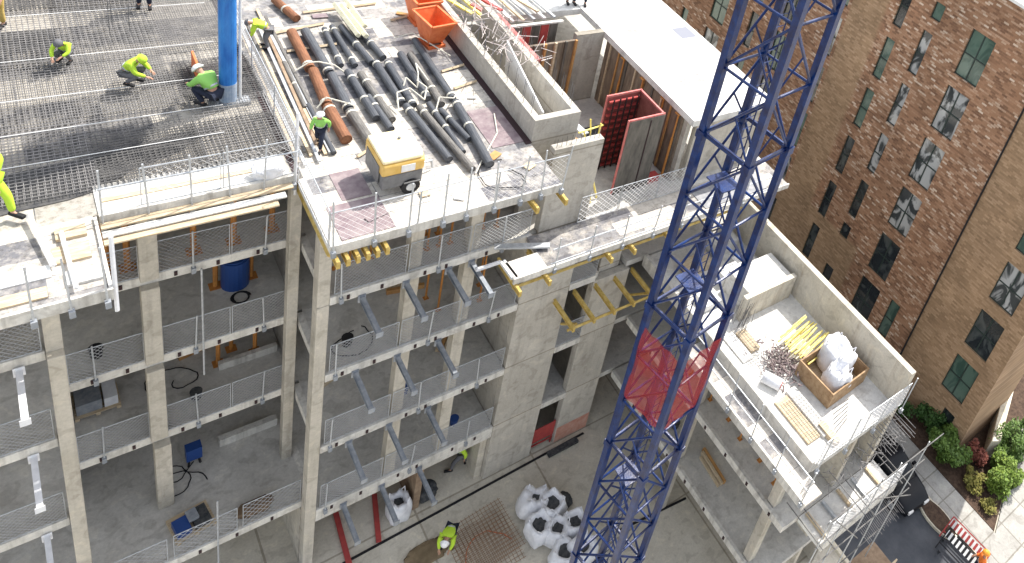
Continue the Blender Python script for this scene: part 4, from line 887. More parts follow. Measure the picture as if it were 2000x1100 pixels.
# rebar / clutter under wing end
cl = MB((18.5, -10, 8))
for i in range(90):
    p = Vector((R_.uniform(17, 20.5), R_.uniform(-10.5, -9.7), R_.uniform(8.3, 9.0))); cl.wire(p, p + Vector((R_.uniform(-.5, .5), R_.uniform(-.3, .3), R_.uniform(-.4, .2))), 0.011)
tag(cl.build("rebar_tangle", REBAR), "tangle of rebar and ties hanging under the wing roof end", "rebar", kind="stuff")
tb = thing("timber_platform", "brown timber platform low at the wing end above the road", "platform", (19.5, -11.6, 3.2))
MB((19.5, -11.6, 3.2)).box(18.3, 20.8, -12.0, -11.0, 3.1, 3.2).build("deck_board", BROWNST, tb); MB((19.5, -11.6, 3.2)).box(18.3, 20.8, -12.05, -12.0, 3.1, 3.6).build("toe_board", TIMB, tb)
for i in range(5):
    o = MB((17 + .4 * i, -10.4, 6.3)).box(17.1 + .75 * i, 17.2 + .75 * i, -10.6, -9.7, 6.27, 6.37).build("balcony_bearer", (TIMB, STEEL)[i % 2]); tag(o, "bearer lying on the lower balcony, %s from the left" % ORD[i], "bearer", "bearers on the lower balcony")

# ------------------------------------------------------------------ tower crane mast
LEG = [(10.65, -6.38), (10.86, -7.75), (12.22, -7.54), (12.02, -6.18)]   # L, M, R, F
cm = thing("tower_crane_mast", "dark blue lattice tower crane mast rising through the yard in front of the wing", "crane", (11.44, -6.96, 0))
CO = (11.44, -6.96, 0); PITCH = 1.765; z0 = 23.03 - PITCH * 13
MB(CO).box(10.2, 12.7, -8.2, -5.7, 0, 0.09).build("base_plate", CONC, cm)
def P3(k, z): return (LEG[k % 4][0], LEG[k % 4][1], z)
for s in range(5):
    za = z0 + s * 3 * PITCH if s else 0.09; zb = z0 + (s + 1) * 3 * PITCH if s < 4 else 28.6
    sec = MB(CO)
    for k in range(4): sec.bar(P3(k, zb - 0.1), P3(k, zb + 0.1), 0.215, 0.215, up=(0.14, -0.99, 0)); sec.bar(P3(k, zb + 0.06), P3(k + 1, zb + 0.06), 0.05, 0.05)
    sec = sec.build("mast_section", BLUE, cm)
    for k in range(4): MB(CO).bar(P3(k, za), P3(k, zb), 0.165, 0.165, up=(0.14, -0.99, 0)).build("leg", BLUE, sec)
    nb = 0
    for j in range(4):
        zl = z0 + (s * 3 + j) * PITCH
        if j == 3 and s < 4: break
        if zl > 27: break
        for k in range(4):
            MB(CO).tube(P3(k, zl), P3(k + 1, zl), 0.035, 7).build("strut", BLUE, sec)
            if zl + PITCH < 28.5:
                a, b = (k, k + 1) if (k % 2 == 0) else (k + 1, k)
                MB(CO).tube(P3(a, zl), P3(b, zl + PITCH), 0.033, 7).build("diagonal", BLUE, sec)
                mid = (Vector(P3(a, zl)) + Vector(P3(b, zl + PITCH))) / 2
                MB(CO).tube(P3(b, zl), mid, 0.024, 6).build("secondary_brace", BLUE, sec)
sn = []
for k, nm in ((0, "left"), (1, "right"), (2, "far"), (3, "far")):
    a, b = Vector(P3(k, 0)), Vector(P3(k + 1, 0)); d = (b - a).normalized(); n_ = Vector((d.y, -d.x, 0)) * 0.05
    mid = (a + b) / 2 - Vector((11.44, -6.96, 0)); n_ = mid.normalized() * 0.085; a += d * 0.07; b -= d * 0.07
    q = MB(CO); vs = []; fs = []
    N = 8
    for i in range(N + 1):
        for j in range(N + 1):
            p = a.lerp(b, i / N) + n_ + Vector((0, 0, 12.75 + (15.3 - 12.75) * j / N)) + n_.normalized() * 0.03 * math.sin(i * 2.1 + j * 1.3)
            vs.append(p)
    for i in range(N):
        for j in range(N): fs.append((i * (N + 1) + j, (i + 1) * (N + 1) + j, (i + 1) * (N + 1) + j + 1, i * (N + 1) + j + 1))
    if k < 2: q.add(vs, fs).build("red_netting_screen", REDNET, cm, smooth=True)
ld = MB(CO); c0 = Vector((11.75, -6.6, 0)); e = Vector((0.17, 0.02, 0))
ld.tube(c0 - e + Vector((0, 0, .1)), c0 - e + Vector((0, 0, 27)), 0.018, 5); ld.tube(c0 + e + Vector((0, 0, .1)), c0 + e + Vector((0, 0, 27)), 0.018, 5)
for i in range(88): ld.wire(c0 - e + Vector((0, 0, .3 + i * .3)), c0 + e + Vector((0, 0, .3 + i * .3)), 0.011)
ld.build("ladder", BLUE, cm)
for i, z in enumerate((4.2, 9.5, 17.0, 20.1)):
    MB(CO).box(10.95, 11.5, -7.2, -6.6, z, z + 0.03).build("rest_platform", BLUE, cm)

# ------------------------------------------------------------------ brick apartment block
XB = 29.6
bb = thing("brick_apartment_block", "tall red and tan brick apartment block across the road", "building", (34, 2, 0)); BO = (34, 2, 0)
wins = []
for i in range(7): wins.append((-3.02, -1.76, 18.75 - 2.93 * i, 2.33 if i < 5 else 2.6, (1, 2, 2, 2, 0, 0, 0)[i], 2) if i < 6 else None)
for i in range(7):
    if i < 6: wins.append((1.63, 2.2, 18.9 - 2.92 * i if i < 6 else 0, 2.24, (0, 1, 1, 0, 0, 0)[i], 1))
for i in range(4): wins.append((-0.08, 0.48, 17.37 - 2.92 * i, 2.26, (2, 2, 2, 0)[i], 1))
wins += [(-0.1, 0.48, 5.8, 0.85, 0, 1), (-0.1, 0.5, 2.9, 1.35, 0, 1), (-0.14, 0.44, 18.88, 0.85, 1, 1), (-4.3, -3.7, 4.3, 2.3, 1, 1)]
for i in range(5): wins.append((-9.05, -7.76, 4.76 + 2.9 * i, 2.2, (1, 0, 2, 1, 2)[i], 2))
wins.append((-9.08, -8.44, 1.77, 1.2, 0, 1))
for y0, y1, n in ((4.95, 5.7, 1), (7.6, 8.85, 2), (10.4, 11.0, 1), (12.9, 14.2, 2), (16, 16.6, 1)):
    for i in range(6): wins.append((y0, y1, 18.2 - 2.92 * i, 2.24, (i + n) % 3, n))
wins = [w for w in wins if w]
ys = sorted({-9.85, 22.0} | {w[0] for w in wins} | {w[1] for w in wins})
# front wall with real openings: cut per vertical strip
fw = MB(BO)
for a, b in zip(ys, ys[1:]):
    mid = (a + b) / 2; hs = sorted([(w[2] - w[3], w[2]) for w in wins if w[0] - 1e-6 <= a and w[1] + 1e-6 >= b]); z = 0.0
    for h0, h1 in hs:
        if h0 > z: fw.box(XB, XB + 0.3, a, b, z, h0)
        z = max(z, h1)
    fw.box(XB, XB + 0.3, a, b, z, 20.7)
fw.build("front_wall", BRICK, bb)
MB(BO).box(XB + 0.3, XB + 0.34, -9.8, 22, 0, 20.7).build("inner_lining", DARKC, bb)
MB(BO).box(XB + 0.31, XB + 4, -9.85, -9.55, 0, 20.7).build("side_wall", BRICK, bb)
MB(BO).box(XB + 0.3, XB + 4, -9.55, 22, 20.4, 20.65).build("roof", WSLAB, bb)
MB(BO).box(XB - 0.06, XB + 0.45, -9.95, 22, 20.7, 20.85).build("coping", WHITE, bb)
MB(BO).tube((XB - 0.05, -5.4, 0), (XB - 0.05, -5.4, 20.7), 0.045, 8).build("downpipe", BLACK, bb)
for (y0, y1, zt, h, pm, nc) in wins:
    f = MB(BO); w_ = 0.05; xo, xi = XB + 0.1, XB + 0.17
    f.box(xo, xi, y0, y0 + w_, zt - h, zt); f.box(xo, xi, y1 - w_, y1, zt - h, zt); f.box(xo, xi, y0 + w_, y1 - w_, zt - h, zt - h + w_); f.box(xo, xi, y0 + w_, y1 - w_, zt - w_, zt)
    if nc == 2: f.box(xo, xi, (y0 + y1) / 2 - .03, (y0 + y1) / 2 + .03, zt - h + w_, zt - w_)
    if h > 1.5: f.box(xo - .004, xi + .004, y0 + w_, y1 - w_, zt - h * .52 - .03, zt - h * .52 + .03)
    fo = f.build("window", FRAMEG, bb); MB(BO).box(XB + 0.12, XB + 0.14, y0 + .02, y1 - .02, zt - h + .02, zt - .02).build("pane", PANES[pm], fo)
# boundary wall
gw = MB((31, -10.8, 0)); gw.prism([(30.7, -10.75), (31.15, -11.0), (42, -6.6), (42, -5.9)], 0, 1.3); tag(gw.build("garden_wall", CREAM, bevel=0.03), "sunlit cream garden wall between the brick block and the shrubs", "wall")

# ------------------------------------------------------------------ shrubs
def shrub(label, c, r, mat, n=2200, leaf=0.09, seed=1, group="shrubs by the pavement", trunk=True):
    rg = random.Random(seed); root = thing("shrub", label, "shrub", c, group=group); b = MB()
    lobes = [(Vector((rg.uniform(-.75, .75) * r[0], rg.uniform(-.75, .75) * r[1], r[2] * rg.uniform(.3, 1.35))), rg.uniform(.2, .5)) for _ in range(20)]
    for _ in range(n):
        L, q = rg.choice(lobes); d = Vector((rg.gauss(0, 1), rg.gauss(0, 1), rg.gauss(0, 1))).normalized() * (rg.random() ** .4)
        p = L + Vector((d.x * r[0] * q, d.y * r[1] * q, d.z * r[2] * q))
        if p.z < .05: p.z = .05 + rg.random() * .2
        u = Vector((rg.gauss(0, 1), rg.gauss(0, 1), rg.gauss(0, .5))).normalized(); v = u.cross(Vector((rg.gauss(0, .5), rg.gauss(0, .5), 1))).normalized(); s_ = leaf * rg.uniform(.6, 1.4)
        b.add([p - u * s_, p + v * s_ * .5, p + u * s_, p - v * s_ * .5], [(0, 1, 2, 3)])
    b.build("foliage", mat, root)
    s_ = MB()
    for L, q in lobes[:7]: s_.tube((0, 0, 0), L, 0.03, 5, 0.012)
    s_.build("stem", BARK, root)
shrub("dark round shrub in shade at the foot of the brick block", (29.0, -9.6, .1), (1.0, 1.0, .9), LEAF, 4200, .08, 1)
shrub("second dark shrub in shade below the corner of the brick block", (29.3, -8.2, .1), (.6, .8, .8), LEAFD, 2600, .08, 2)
shrub("red leaved shrub at the end of the cream wall", (30.1, -10.6, .1), (.45, .5, .6), LEAFR, 1500, .06, 3)
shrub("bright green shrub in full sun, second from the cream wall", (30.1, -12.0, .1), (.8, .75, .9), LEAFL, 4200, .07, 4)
shrub("mid green shrub against the cream wall at the right edge", (32.2, -11.3, .1), (1.2, .8, 1.1), LEAF, 4500, .08, 5)
shrub("pale grey green shrub next to the cream wall", (31.0, -11.5, .1), (.6, .5, .7), LEAF, 2400, .06, 6)
shrub("olive low shrub in the planting bed", (29.1, -11.3, .1), (.6, .6, .4), LEAFY, 1800, .06, 7)
shrub("olive low ground shrub nearest the pavement corner", (28.9, -12.4, .1), (.45, .4, .25), LEAFY, 1000, .05, 8)
shrub("small light green shrub at the bed's outer corner", (31.2, -12.3, .1), (.5, .35, .5), LEAFL, 1300, .06, 9)
shrub("dark hedge clump along the brick block beyond the parapet", (28.7, -6.2, .1), (.4, 1.4, .5), LEAFD, 2200, .07, 10)
# raised planter by the kerb
pl = thing("kerb_planter", "dark brown rounded planting pit in the kerb in front of the black car", "planter", (26.35, -11.35, 0))
pts = [(0.42 * math.cos(t) * 1.0, 0.95 * math.sin(t)) for t in [i / 24 * 2 * math.pi for i in range(24)]]
MB().prism([(x * 1.15, y * 1.1) for x, y in pts], 0.006, 0.13).build("edging", CREAM, pl); MB().prism(pts, 0.13, 0.16).build("soil", SOIL, pl)

# ------------------------------------------------------------------ car
car = thing("parked_car", "black parked car in shade on the road beside the kerb", "car", (25.72, -8.55, 0.006), -0.08)
def loft(secs, name, mat, parent, smooth=True):
    b = MB(); n = len(secs[0]); vs = [v for s_ in secs for v in s_]; fs = []
    for k in range(len(secs) - 1): fs += [(k * n + i, k * n + (i + 1) % n, (k + 1) * n + (i + 1) % n, (k + 1) * n + i) for i in range(n)]
    fs += [tuple(range(n - 1, -1, -1)), tuple(range((len(secs) - 1) * n, len(secs) * n))]
    return b.add(vs, fs).build(name, mat, parent, smooth)
def rsec(y, w, zb, zt, e=0.35, n=20):
    out = []
    for i in range(n):
        t = 2 * math.pi * (i + .5) / n; c_, s_ = math.cos(t), math.sin(t)
        out.append((math.copysign(abs(c_) ** e, c_) * w, y, (zb + zt) / 2 + math.copysign(abs(s_) ** e, s_) * (zt - zb) / 2))
    return out
loft([rsec(-2.1, .55, .35, .6), rsec(-2.05, .74, .28, .68), rsec(-1.6, .84, .22, .82), rsec(-.9, .88, .2, .92), rsec(.9, .88, .2, .94), rsec(1.7, .85, .22, .92), rsec(2.05, .74, .3, .84), rsec(2.12, .6, .4, .75)], "body", CARB, car)
cab = loft([rsec(-1.15, .7, .85, .93), rsec(-.55, .66, .85, 1.34, .5), rsec(.0, .66, .85, 1.42, .5), rsec(.9, .64, .85, 1.38, .5), rsec(1.6, .62, .85, 1.0, .5)], "glasshouse", GLASSD, car)
loft([rsec(-.5, .56, 1.34, 1.40, .5), rsec(.0, .6, 1.36, 1.45, .5), rsec(.85, .58, 1.34, 1.42, .5)], "roof_panel", CARB, car)
for sx in (-1, 1):
    for y in (-1.35, 1.3):
        w_ = MB().tube((sx * .72, y, .31), (sx * .9, y, .31), .31, 18).build("wheel", BLACK, car); MB().tube((sx * .88, y, .31), (sx * .91, y, .31), .18, 12).build("rim", STEEL, w_)
    MB().box(sx * .5 - .14, sx * .5 + .14, -2.14, -2.02, .5, .64).build("headlight", WHITE, car); MB().box(sx * .55 - .1, sx * .55 + .1, 2.05, 2.14, .6, .72).build("tail_light", REDP, car)
    MB().box(sx * .98 - .09, sx * .98 + .09, -.72, -.6, .9, 1.02).build("mirror", CARB, car)

# ------------------------------------------------------------------ chevron barriers on the pavement
def chevron(loc, rz, label, col):
    root = thing("road_barrier", label, "barrier", loc, rz)
    MB().box(0, 1.9, -.02, .02, .62, .92).build("board", WHITE, root)
    b = MB()
    for i in range(9): x = .06 + i * .2; b.add([(x, -.024, .62), (x + .1, -.024, .62), (x + .1, -.024, .92), (x, -.024, .92), (x, .024, .62), (x + .1, .024, .62), (x + .1, .024, .92), (x, .024, .92)], [(0, 1, 2, 3), (4, 5, 6, 7), (0, 3, 7, 4), (1, 2, 6, 5), (3, 2, 6, 7), (0, 1, 5, 4)])
    b.build("stripe", col, root)
    f = MB(); f.bar((0, 0, .02), (0, 0, 1.0), .05); f.bar((1.9, 0, .02), (1.9, 0, 1.0), .05); f.bar((0, 0, 1.0), (1.9, 0, 1.0), .05); f.bar((0, 0, .3), (1.9, 0, .3), .05); f.build("frame", col, root)
    for x in (.2, 1.7): MB().box(x - .04, x + .04, -.25, .25, 0, .05).build("foot", BLACK, root)
    root.rotation_euler = (math.radians(-50), 0, rz)
chevron((25.75, -11.9, .1), math.radians(-86), "red and white striped barrier leaning by the shade line on the pavement", REDP)
chevron((25.2, -12.1, .1), math.radians(-86), "dark framed striped barrier lying nearest the road", BLACK)

# ------------------------------------------------------------------ yard objects
bags = [((12.1, -2.0, 0), (.42, .5, .8), .25), ((12.0, -2.95, 0), (.42, .45, .75), .5), ((12.75, -2.55, 0), (.42, .45, .8), .5), ((12.45, -3.35, 0), (.42, .42, .75), .45), ((13.05, -3.5, 0), (.42, .45, .7), .5), ((12.3, -4.2, 0), (.45, .45, .7), .5), ((12.9, -4.4, 0), (.42, .45, .75), .4)]
for i, (c_, r_, op) in enumerate(bags):
    bulk_bag(c_, (r_[0] * 1.04, r_[1] * 1.04, r_[2] * 1.05), ("leaning white bulk bag at the top left of the heap in the yard", "white bulk bag with a dark diamond opening, left side of the yard heap", "white bulk bag with dark opening at the back of the yard heap", "white bulk bag in the middle of the yard heap", "white bulk bag nearest the crane in the yard heap", "white bulk bag at the front of the yard heap", "white bulk bag at the front right beside the crane leg")[i], 20 + i * 3, "bulk bags in the yard", op, tilt=(.25 if i == 0 else R_.uniform(-.1, .1)), rz=R_.uniform(0, 1.5))
bulk_bag((8.25, .3, 0), (.36, .4, .95), "white bulk bag standing under the lowest slab by the brown wall", 60, "bulk bags under the building", .4)
lump("rubble_heap", DARKC, "dark heap of waste under the lowest slab right of the brown wall", "heap", (9.3, .5, 0), (.35, .3, .3), 5)
lump("rubble_heap", DARKC, "dark heap behind the white bags in the yard", "heap", (13.3, -2.4, 0), (.3, .3, .22), 8)
lump("soil_heap", mk("brown_soil_heap", (0.12, 0.08, 0.05), (0.2, 0.14, 0.09), 4, .9), "brown soil heap on the terrace next to the pallet", "heap", (4.1, .95, 3.12), (.45, .22, .16), 9)
lump("soil_heap", mk("damp_sand", (0.16, 0.12, 0.07), (0.24, 0.18, 0.11), 4, .9), "flat brown spread of soil beside the courtyard worker", "heap", (8.6, -1.5, 0), (.65, .4, .04), 10)
ym = mat_mesh(2.0, 2.0, .14, .009).build("rebar_mat", mk("rusty_rebar", (0.2, 0.11, 0.06), (0.3, 0.18, 0.1), 5, .8)); ym.location = (9.3, -3.4, .05); tag(ym, "rusty rebar mat lying flat in the yard beside the worker", "rebar mat")
ym = ym.copy(); COL.objects.link(ym); ym.location = (9.5, -3.1, .1); ym.rotation_euler = (0, 0, .05); ym["label"] = "second rusty rebar mat lying on top of the first in the yard"
dr = MB((6.8, -.3, 0)).bar((6.3, -.38, .012), (15.4, -.22, .012), .09, .02).build("drain_channel", BLACK); tag(dr, "dark drain channel running along the foot of the building", "drain")
dr = MB((15.4, -4.6, 0)).bar((14.6, -4.4, .012), (17.5, -4.75, .012), .09, .02).build("drain_channel", BLACK); tag(dr, "dark joint channel crossing the yard toward the wing", "drain")
o = MB((14.2, -.4, 0)).box(13.7, 15.0, -.5, -.28, .03, .16).build("dark_timber", DARKC); tag(o, "dark beam lying at the foot of the second pier", "timber")
for i, (a, b) in enumerate((((6.6, 1.4, .05), (6.45, -.6, .05)), ((7.85, 1.4, .05), (7.45, -.3, .05)))):
    o = MB(a).bar(a, b, .16, .08).build("red_board", REDP); tag(o, "red board on the ground under the lowest slab, %s one" % ("left", "right")[i], "board", "red boards under the slab")
rp = thing("red_gate", "red steel gate closing the gap between the two piers at ground level", "gate", (13.6, .15, 0))
MB((13.6, .15, 0)).box(13.12, 14.1, .12, .16, .5, 1.3).build("panel", REDP, rp); MB((13.6, .15, 0)).bar((13.12, .14, .3), (14.1, .14, .3), .05).build("rail", REDP, rp)
MB((13.6, .15, 0)).bar((13.15, .14, 0), (13.15, .14, 1.35), .05).build("gate_post", REDP, rp); MB((13.6, .15, 0)).bar((14.05, .14, 0), (14.05, .14, 1.35), .05).build("gate_post", REDP, rp)
pt = mk("red_dust_paint", (0.46, 0.2, 0.14), (0.55, 0.35, 0.28), 3, .8)
part("painted_patch", pt, (14.14, 15.6, -.006, -.002, .05, .95))
# items on floors
def cable(label, c, z, r0, n=34, seed=1, mat=BLACK, group=None):
    rg = random.Random(seed); pts = []; a = rg.uniform(0, 6); p = Vector((c[0], c[1], z))
    for i in range(n):
        pts.append(tuple(p)); a += rg.uniform(-.2, .75); p = p + Vector((math.cos(a), math.sin(a), 0)) * r0
    tag(MB(pts[0]).path(pts, 0.016, 5).build("cable", mat), label, "cable", group)
cable("black cable snaking over the terrace floor by the central column", (3.2, 2.6), 3.14, .14, 40, 3)
cable("black cable loop on the second floor of the recessed bay", (2.7, 4.2), 6.24, .13, 30, 5)
cable("orange cable trailing across the yard by the white bags", (11.2, -2.6), .02, .2, 30, 8, SKIP)
cable("black hose lying on the pipe deck near the purple plywood", (9.9, .3), 15.65, .14, 26, 9)
cable("black cable lying over the projecting bay's third floor", (6.6, 1.2), 9.42, .12, 26, 12)
for i, (x, y, z, L, a) in enumerate(((3.6, 5.2, 6.22, 1.4, .2), (1.2, 5.5, 9.4, 1.2, .1), (6.6, 2.4, 6.22, 1.3, .4), (8.4, 2.2, 9.4, 1.1, -.2), (6.8, 2.8, 3.12, 1.2, .1), (9.9, 2.0, 6.22, .9, .9), (17.2, -5.5, 3.12, 1.5, 1.5), (17.4, -7.6, 6.22, 1.2, 1.4))):
    t = thing("timber_stack", "small stack of timber lying on an open floor, %s of eight" % ORD[i], "timber", (x, y, z), a, "timber stacks on the floors")
    for k in range(5): MB().box(-L / 2, L / 2 - .1 * (k % 3), -.2 + k % 3 * .13, -.1 + k % 3 * .13, .01 + k // 3 * .09, .09 + k // 3 * .09).build("board", TIMB if (k + i) % 3 else TIMO, t)
for i, (x, y, z) in enumerate(((6.3, .8, 9.4), (8.1, .7, 6.22), (3.1, 3.3, 6.22), (1.0, 3.2, 9.4), (10.1, .8, 3.12), (17.0, -3.4, 3.12))):
    t = thing("bucket", "small dark bucket standing on an open floor, %s of six" % ORD[i], "bucket", (x, y, z), 0, "buckets on the floors")
    MB().tube((0, 0, 0.002), (0, 0, .32), .12, 12, .16).build("pail", (BLACK, BLUB, DARKC)[i % 3], t); MB().tube((0, 0, .3), (0, 0, .305), .15, 12).build("fill", EDGE, t)
for i, (x, y) in enumerate(((7.4, -.4), (8.1, -.75), (9.6, .3), (6.0, -.8), (10.4, -.4), (10.2, 3.4), (9.9, 8.8), (7.4, 9.0))):
    o = MB((x, y, 15.62)).box(x, x + R_.uniform(.2, .5), y, y + R_.uniform(.08, .3), 15.622, 15.66).build("offcut", (TIMB, WHITE, TIMO, PLYP)[i % 4]); o.rotation_euler = (0, 0, R_.uniform(-.6, .6)); tag(o, "small loose offcut on the pipe deck, %s of eight" % ORD[i], "offcut", "offcuts on the pipe deck")
def pallet(loc, rz, label, load, lm):
    root = thing("loaded_pallet", label, "pallet", loc, rz)
    for k in range(5): MB().box(-.5, .5, -.4 + k * .19, -.28 + k * .19, .09, .11).build("deck_slat", TIMB, root)
    for k in range(3): MB().box(-.5 + k * .45, -.4 + k * .45, -.4, .48, 0, .09).build("bearer", TIMB, root)
    for bx, mt in load: MB().box(*bx).build("load", mt, root)
pallet((2.6, 1.35, 3.12), .15, "pallet with dark and blue loads on the terrace", [((-.45, -.1, -.3, .2, .11, .35), BLUB), ((0, .4, -.3, .3, .11, .3), DARKC), ((-.1, .15, -.1, .25, .3, .42), BRKT)], None)
pallet((.95, 4.3, 6.22), 0, "pallet of pale sheets on the second floor by the left column", [((-.45, .1, -.3, .4, .11, .5), BRKT), ((.15, .45, -.3, .4, .11, .45), BRKW)], None)
pallet((-.8, 3.4, 3.12), 0, "pallet with a pale cover beside the left edge bracket", [((-.45, .45, -.35, .45, .11, .5), BRKT)], None)
br = thing("blue_barrel", "dark blue plastic barrel between two orange props on the third floor", "barrel", (4.3, 4.4, 9.4))
MB().tube((0, 0, 0), (0, 0, 1.05), .36, 20).build("drum", BLUB, br); MB().tube((0, 0, 1.05), (0, 0, 1.1), .32, 20).build("lid", BLUB, br)
hs = MB((4.3, 3.7, 9.4)); hp = [(4.3 + .25 * math.cos(t) * (1 - t * .03), 3.75 + .22 * math.sin(t), 9.43) for t in [i * .4 for i in range(26)]]; hs.path(hp, .025, 6); tag(hs.build("coiled_hose", BLACK), "black hose coiled on the floor in front of the blue barrel", "hose")
o = thing("work_trestle", "dark blue machine standing below the upstand on the terrace floor", "machine", (3.0, 3.4, 3.12)); MB().box(-.2, .2, -.15, .15, .3, .8).build("housing", BLUB, o); MB().bar((.15, -.1, 0), (.1, 0, .4), .05).build("stand_leg", BLACK, o); MB().bar((-.15, -.1, 0), (-.1, 0, .4), .05).build("stand_leg", BLACK, o)
o = thing("blue_tarpaulin_stack", "low blue covered stack on the ground behind the terrace beam", "stack", (4.3, -.0, 0)); MB().box(-.6, .6, -.2, .3, 0, .35).build("cover", mk("blue_cover", (.05, .12, .3), (.1, .2, .4), 4, .6), o)

# ------------------------------------------------------------------ people
def skin_obj(name, verts, edges, radii, mat, parent, root_i=0, sub=1):
    me = bpy.data.meshes.new(name); me.from_pydata(verts, edges, []); me.update(); me.materials.append(mat)
    o = bpy.data.objects.new(name, me); COL.objects.link(o); o.parent = parent
    sk = o.modifiers.new("skin", 'SKIN'); sk.use_smooth_shade = True
    if not me.skin_vertices: 
        me.attributes
    layer = me.skin_vertices[0].data if len(me.skin_vertices) else None
    if layer:
        for i, r in enumerate(radii): layer[i].radius = (r, r); layer[i].use_root = (i == root_i)
    s_ = o.modifiers.new("sub", 'SUBSURF'); s_.levels = sub; s_.render_levels = sub
    return o
def skin_layer(me):
    if not len(me.skin_vertices):
        bm = bmesh.new(); bm.from_mesh(me); bm.verts.layers.skin.verify(); bm.to_mesh(me); bm.free()
def skinned(name, verts, edges, radii, mat, parent, sub=1):
    me = bpy.data.meshes.new(name); me.from_pydata([tuple(v) for v in verts], edges, []); me.update(); skin_layer(me); me.materials.append(mat)
    o = bpy.data.objects.new(name, me); COL.objects.link(o); o.parent = parent
    lay = me.skin_vertices[0].data
    for i, r in enumerate(radii): lay[i].radius = (r, r); lay[i].use_root = (i == 0)
    sk = o.modifiers.new("skin", 'SKIN'); sk.use_smooth_shade = True
    s_ = o.modifiers.new("sub", 'SUBSURF'); s_.levels = sub; s_.render_levels = sub; return o
POSE = {
 'stand': dict(pelvis=(0, 0, .95), waist=(0, .01, 1.12), chest=(0, .02, 1.34), neck=(0, .03, 1.5), head=(0, .06, 1.66), kL=(-.11, .05, .5), aL=(-.12, 0, .08), tL=(-.13, .17, .04), kR=(.11, .02, .5), aR=(.13, -.06, .08), tR=(.15, .1, .04), eL=(-.29, .03, 1.15), wL=(-.27, .2, .98), eR=(.29, .03, 1.15), wR=(.25, .22, 1.0)),
 'walk': dict(pelvis=(0, 0, .93), waist=(0, .02, 1.1), chest=(0, .05, 1.32), neck=(0, .08, 1.48), head=(0, .12, 1.63), kL=(-.11, .24, .52), aL=(-.11, .3, .09), tL=(-.11, .46, .05), kR=(.11, -.02, .49), aR=(.11, -.36, .14), tR=(.12, -.24, .03), eL=(-.28, -.12, 1.14), wL=(-.27, -.1, .9), eR=(.28, .12, 1.14), wR=(.25, .32, 1.02)),
 'bend': dict(pelvis=(0, -.1, .88), waist=(0, .05, 1.02), chest=(0, .28, 1.12), neck=(0, .42, 1.16), head=(0, .56, 1.16), kL=(-.14, .02, .47), aL=(-.16, -.08, .08), tL=(-.18, .09, .04), kR=(.14, .06, .47), aR=(.16, .0, .08), tR=(.18, .17, .04), eL=(-.24, .42, .88), wL=(-.18, .5, .62), eR=(.24, .42, .88), wR=(.16, .52, .6)),
 'crouch': dict(pelvis=(0, -.12, .42), waist=(0, -.06, .58), chest=(0, .08, .76), neck=(0, .18, .86), head=(0, .3, .94), kL=(-.2, .3, .5), aL=(-.16, .02, .08), tL=(-.18, .2, .04), kR=(.2, .3, .42), aR=(.16, -.04, .09), tR=(.17, .12, .03), eL=(-.26, .3, .6), wL=(-.14, .5, .5), eR=(.26, .28, .58), wR=(.12, .52, .42))}
